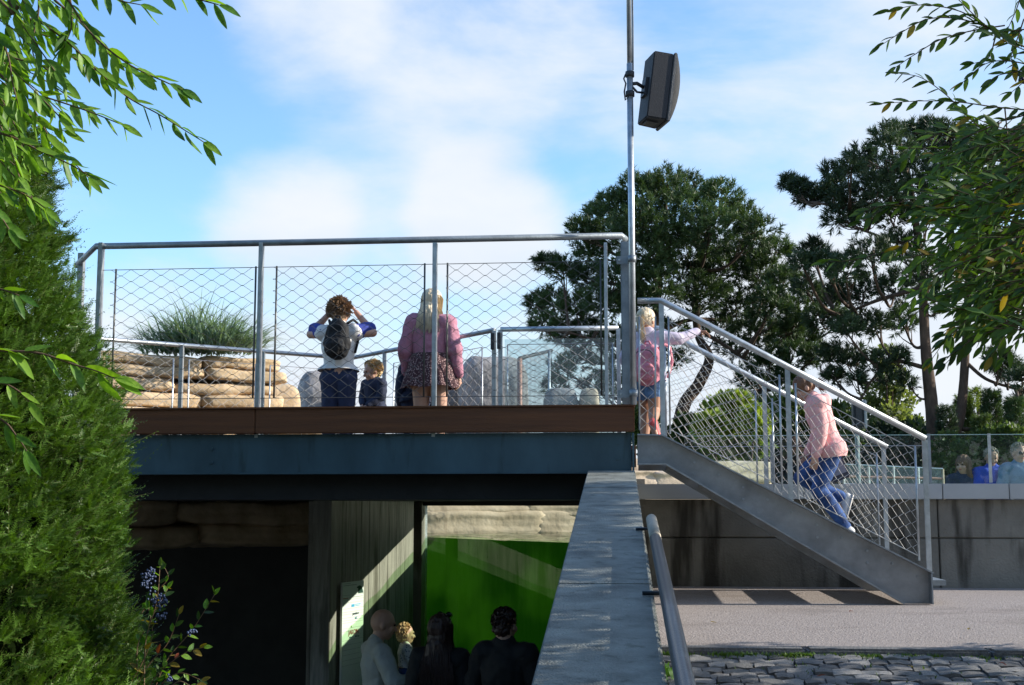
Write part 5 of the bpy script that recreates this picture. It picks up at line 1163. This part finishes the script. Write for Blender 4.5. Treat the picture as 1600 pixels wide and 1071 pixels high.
def print_mat(name, a, b, scale, thr):
    m = bpy.data.materials.new(name); m.use_nodes = True; N = m.node_tree.nodes; L = m.node_tree.links; bs = N['Principled BSDF']; tc = N.new('ShaderNodeTexCoord'); v = N.new('ShaderNodeTexVoronoi'); v.inputs['Scale'].default_value = scale; L.new(tc.outputs['Object'], v.inputs['Vector'])
    r_ = N.new('ShaderNodeValToRGB'); r_.color_ramp.elements[0].position = thr; r_.color_ramp.elements[1].position = thr + .08; r_.color_ramp.elements[0].color = (*b, 1); r_.color_ramp.elements[1].color = (*a, 1); L.new(v.outputs['Distance'], r_.inputs[0]); L.new(r_.outputs[0], bs.inputs['Base Color']); bs.inputs['Roughness'].default_value = .85; return m
C_skirt = print_mat('dotted_skirt', (.055, .018, .022), (.40, .26, .24), 62, .30)
C_stripe = print_mat('patterned_baby_top', (.60, .60, .55), (.10, .12, .16), 45, .22)

def PX(px, Y, z): q = P(px, 700, Y); return V((q.x, Y, z))
# backpack wearer with raised arms
A_Y = 11.2
pa_pose = dict(shR=(.105, 0, .80), shL=(-.105, 0, .80), elR=(.205, .05, .80), elL=(-.205, .05, .80), wrR=(.090, .07, .935), wrL=(-.090, .07, .935), handR=(-.5, .35, .6), handL=(.5, .35, .6), palmR=(-1, 0, -.3), palmL=(1, 0, -.3), hea=(0, .01, .925))
aloc = PX(527, A_Y, ZF)
def vest_rings(root, hp, hs, Hm, J, H, k):
    pass
pA, JA, HA = person('child in white quilted vest and blue sleeves raising both hands to the face', aloc, 1.385, R(-5), pa_pose, C_white, C_blue, C_navyt, hair_short(MH_lbrown, .96, .012, 900), C_blk, seed=1, sh='short', hem=.555, headsc=1.12, stout=1.12)
def backpack(c, yaw, w, d, h, m, label, parentless=True, wrinkle=.012, seed=0):
    Mr = Matrix.Rotation(yaw, 3, 'Z'); root = empty('backpack', V(c) + V((0, 0, -h / 2)), label, 'backpack')
    def q(x, y, z): return V(c) + Mr @ V((x * w, y * d, z * h))
    mb = MB(); mb.ell(q(0, 0, -.12), (w * .52, d * .55, h * .40), Mr); mb.ell(q(0, .05, .12), (w * .44, d * .48, h * .40), Mr); me = remesh(mb, .008, 2, wrinkle, 14, seed, (1, 1, .7)); link('bag_body', me, m, root, True)
    mb = MB(); mb.ell(q(0, -.42, -.18), (w * .36, d * .26, h * .22), Mr); me = remesh(mb, .007, 2, wrinkle * .8, 20, seed + 2); link('front_pocket', me, m, root, True)
    mb = MB(); mb.tube([q(-.12, .1, .46), q(-.06, .05, .56), q(.06, .05, .56), q(.12, .1, .46)], .008, 6); mb.build('grab_handle', m, root, True)
    for s in (-1, 1): MB().tube([q(.28 * s, .3, .38), q(.46 * s, .7, .50), q(.52 * s, 1.15, .44), q(.56 * s, 1.3, .1), q(.52 * s, .8, -.3)], .012, 6).build('strap', m, root, True)
    c2 = catmull([q(-.40, -.30, .05), q(-.2, -.52, .30), q(.2, -.52, .30), q(.40, -.30, .05)], 4); MB().tube(c2, .004, 5).build('zip', M_black, root, True)
    return root
backpack(V((P(524, 700, A_Y - .17).x, A_Y - .17, P(524, 530, A_Y - .17).z)), R(-5), .24, .15, .36, C_blk, 'black backpack worn over the white quilted vest', seed=3)
# small boy
bY = 11.9; boy_pose = dict(elR=(.125, .02, .64), elL=(-.125, .02, .64), wrR=(.035, .13, .56), wrL=(-.035, .13, .55), handR=(-.3, .6, -.5), handL=(.3, .6, -.5), palmR=(0, -1, -.2), palmL=(0, -1, -.2), hea=(0, .03, .895), nck=(0, .0, .80), shR=(.10, 0, .765), shL=(-.10, 0, .765))
person('small blond boy in dark navy jacket looking down with his hands together', PX(583, bY, ZF), .93, R(150), boy_pose, C_navy, None, C_navyt, hair_short(MH_boy, .98, .008, 700, curl_=.3), C_blk, seed=2, headsc=1.38, look=(R(-30), R(-14)), stout=1.25)
# hidden child
person('child in navy mostly hidden behind the woman in the pink sweater', PX(649, 11.55, ZF), 1.02, R(10), dict(elR=(.14, .02, .62)), C_navy, None, C_navyt, hair_short(MH_lbrown, 1.0, .012), C_blk, seed=4, headsc=1.25, stout=1.2)
# woman in pink sweater
wY = 11.3
person('woman with long pale blond hair in pink knitted sweater and dotted skirt', PX(671, wY, ZF), 1.50, R(-6), dict(elR=(.150, -.005, .635), wrR=(.165, .03, .49), elL=(-.150, -.005, .635), wrL=(-.150, .06, .50), hea=(0, .035, .915), nck=(0, .01, .825)), C_pink, None, None, hair_long(MH_blond, .23, 1.12, n=420), C_blk, seed=5, skirt=(C_skirt, .415), hem=.565, loose=1.05, look=(R(-6), R(-16)), stout=1.2, headsc=1.02)
# girl at the stair top
gY = 10.45; gl = PX(1012, gY, ZF)
gp = dict(pel=(0, 0, .53), hea=(-.02, .06, .92), nck=(0, .035, .825), che=(0, .02, .735), shR=(.10, .03, .79), shL=(-.10, .02, .79), elR=(.20, .10, .79), wrR=(.29, .23, .85), handR=(1, .5, -.1), palmR=(0, 0, -1), elL=(-.17, .03, .68), wrL=(-.19, .10, .58), knL=(-.045, .09, .29), anL=(-.045, .05, .06), knR=(.045, .02, .30), anR=(.09, -.13, .20), footR=(.35, -.1, -1), hiR=(.05, 0, .51))
person('girl with blond ponytail and denim shorts at the top of the staircase holding the rail', gl, 1.17, R(-22), gp, C_lilac, None, C_denim, hair_long(MH_blond, .1, 1.05, pony=[(0, -.062, .03), (.01, -.095, .0), (.02, -.10, -.06), (.03, -.09, -.12), (.035, -.08, -.17)]), C_coral, M_skint, legs='short', seed=6, headsc=1.12, look=(R(-10), 0), stout=1.1)
backpack(V((P(1013, 700, gY - .13).x, gY - .13, P(1013, 570, gY - .13).z)), R(-22), .25, .14, .33, C_rose, 'pink backpack worn by the girl at the top of the stairs', seed=8, wrinkle=.016)
# pink hoodie on the stairs (faces left, climbing)
hY = 10.3; hz0 = -.25
hl = PX(1292, hY, hz0)
hpose = dict(pel=(0, -.02, .53), wai=(0, .0, .62), che=(0, .035, .73), nck=(0, .075, .815), hea=(0, .125, .895), shR=(.095, .06, .785), shL=(-.095, .06, .785), elR=(.11, .03, .63), wrR=(.10, .10, .50), elL=(-.115, .05, .62), wrL=(-.115, .08, .49), hiR=(.05, -.02, .51), hiL=(-.05, -.02, .51),
             knR=(.05, .17, .42), anR=(.05, .15, .20), knL=(-.05, .10, .33), anL=(-.05, -.09, .20), footL=(0, .45, -.9), footR=(0, 1, -.05), handL=(0, .2, -1), palmL=(1, 0, 0))
hpose.update(knR=(.05, .15, .36), anR=(.05, -.10, .235), footR=(0, .3, -1), knL=(-.05, .06, .29), anL=(-.05, -.10, .055), footL=(0, 1, -.1))
def hood(root, hp, hs, Hm, J, H, k):
    mb = MB(); capsule(mb, J['nck'] + V((-.06 * H, -.03 * H, .005 * H)), J['nck'] + V((.06 * H, -.03 * H, .005 * H)), .036 * H, .036 * H); capsule(mb, J['nck'] + V((0, -.065 * H, .0)), J['nck'] + V((0, -.09 * H, -.06 * H)), .045 * H, .025 * H)
    link('hood', remesh(mb, .009, 3, .012, 14, 2), C_hood, root, True, True)
person('person in pale pink hoodie and blue jeans climbing the staircase to the left', hl, 1.29, R(90), hpose, C_hood, None, C_jean, hair_long(MH_brown, .1, 1.05, pony=[(0, -.066, .0), (0, -.088, .004), (0, -.100, -.03), (0, -.098, -.045), (0, -.085, -.04)]), C_wshoe, seed=7, look=(0, R(-24)), headsc=1.02, stout=1.08, extra=hood, hem=.475, loose=1.35)
# bag carried on the far side
bq = P(1305, 728, 10.55); bg_ = empty('folder_bag', bq + V((0, 0, -.12)), 'dark flat folder bag carried behind the pink hoodie', 'bag')
MB().box(bq, (.15, .05, .24), Matrix.Rotation(R(-22), 3, 'Y')).build('bag_body', mat('dark_slate_bag', (.05, .055, .075), .6, 0, .2, 9, .1, 60), bg_, bevel=.01)
MB().box(bq + V((.0, -.03, .01)), (.11, .006, .17), Matrix.Rotation(R(-22), 3, 'Y')).build('paper_panel', mat('bag_panel', (.25, .26, .30), .6, 0, .1, 9, 0), bg_)
MB().tube([bq + V((-.05, 0, .12)), bq + V((-.07, 0, .22)), bq + V((-.02, 0, .22)), bq + V((.0, 0, .13))], .006, 5).build('handle', M_black, bg_, True)

# people beneath the platform
lY = 11.6; ZL = -2.6
man_p = dict(hea=(.0, .035, .925), elR=(.14, .06, .65), wrR=(.06, .20, .63), handR=(-.8, .5, .1), palmR=(0, -1, 0), elL=(-.14, .07, .65), wrL=(-.06, .21, .60), handL=(.8, .4, .1), palmL=(0, -1, 0))
man_p['elR'] = (.165, .04, .66); man_p['wrR'] = (.13, .17, .665)
person('bald man in pale grey shirt holding a baby beside the sponsor board', PX(592, 11.22, ZL), 1.725, R(-62), man_p, C_shirt, None, C_navyt, None, C_blk, seed=8, look=(R(-10), R(-8)), vox=.009)
baby_p = dict(hea=(0, .0, .87), nck=(0, 0, .74), shR=(.12, 0, .71), shL=(-.12, 0, .71), che=(0, 0, .65), hiR=(.07, 0, .42), hiL=(-.07, 0, .42), pel=(0, 0, .44), wai=(0, 0, .55), knR=(.14, .19, .42), anR=(.13, .22, .20), knL=(-.14, .19, .42), anL=(-.13, .22, .20), elR=(.17, .05, .58), wrR=(.16, .14, .48), elL=(-.17, .05, .58), wrL=(-.16, .12, .44))
bl = P(634, 1010, 11.42); person('fair haired baby in patterned top held in the bald mans arms', V((bl.x, 11.42, P(622, 977, 11.42).z - .72)), .74, R(-75), baby_p, C_stripe, None, C_jean, hair_short(MH_boy, .94, .005, 300, curl_=.2), C_blk, seed=9, headsc=1.62, stout=1.45, look=(R(15), 0), vox=.006)
def shades_up(root, hp, hs, Hm, J, H, k):
    for s in (-1, 1): MB().ell(hp(.024 * s, .035, .078), (.018 * hs, .010 * hs, .014 * hs), Hm, 10, 6).build('sunglass_lens', C_lens, root, True, True)
    MB().tube([hp(-.055, -.02, .05), hp(-.05, .03, .078), hp(.05, .03, .078), hp(.055, -.02, .05)], .003, 5).build('sunglass_frame', C_lens, root, True, True)
person('long haired woman darkened to a silhouette with sunglasses on her head facing the underwater window', PX(690, 10.9, ZL), 1.70, R(-8), dict(), C_blk, None, C_blk, hair_long(MH_dark, .34, 1.1, n=300), C_blk, seed=10, extra=shades_up, look=(R(-12), 0), stout=1.15, vox=.010)
person('broad man darkened to a silhouette seen from behind at the right of the underwater window', PX(789, 10.7, ZL), 1.78, R(-12), dict(elR=(.16, .0, .64), elL=(-.16, .02, .64)), C_blk, None, C_blk, hair_short(MH_dark, .97, .004, 300, curl_=.15), C_blk, seed=11, stout=1.22, look=(R(-14), 0), vox=.010)
# people across the pool
ZT = -.94; dY = 20
def lean(x): return dict(elR=(.15, .03, .64), wrR=(.10, .15, .545), elL=(-.15, .03, .64), wrL=(-.10, .15, .545), handR=(-.4, .9, -.1), handL=(.4, .9, -.1), palmR=(0, 0, -1), palmL=(0, 0, -1))
person('dark haired woman in dark top furthest left behind the glass across the pool', PX(1503, dY, ZT), 1.66, R(190), lean(0), C_navy, None, C_navyt, hair_long(MH_brown, .2, 1.08, n=200), C_blk, seed=12, look=(R(-50), 0), stout=1.25, vox=.012, headsc=1.1)
person('grey haired man in bright blue polo shirt leaning behind the glass across the pool', PX(1548, dY, ZT), 1.78, R(182), lean(0), C_bluep, None, C_navyt, hair_short(MH_grey, .98, .005, 300, curl_=.2), C_blk, seed=13, sh='short', look=(0, R(-20)), stout=1.25, vox=.012)
def shades_on(root, hp, hs, Hm, J, H, k):
    for s in (-1, 1): MB().ell(hp(.022 * s, .058, .006), (.018 * hs, .007 * hs, .013 * hs), Hm, 10, 6).build('sunglass_lens', C_lens, root, True, True)
person('man in grey blue jersey and sunglasses at the far right across the pool', PX(1592, dY - .2, ZT), 1.84, R(175), lean(0), C_greyt, None, C_navyt, hair_short(MH_grey, .98, .005, 300, curl_=.2), C_blk, seed=14, extra=shades_on, look=(R(20), R(-8)), stout=1.25, vox=.012)

bpy.data.scenes.remove(TMP)


GROUPS = {'spruce_tree': 'spruces and young trees beyond the pool', 'granite_boulder': 'grey granite boulders behind the platform', 'granite_block': 'low granite blocks behind the glass railing',
          'pine_tree': 'pines behind the pool', 'shore_stone': 'pink stones at the waterline', 'leafy_shrub': 'shrubs beyond the pool', 'backpack': 'backpacks worn by children'}
for o in list(scene.objects):
    if o.parent is None and 'label' in o:
        k = o.name.split('.')[0]
        if k in GROUPS: o['group'] = GROUPS[k]
        if k == 'person': o['group'] = 'visitors across the pool' if o.location.y > 15 else ('visitors in the passage under the platform' if o.location.z < -1.1 else 'visitors on the platform and stairs')
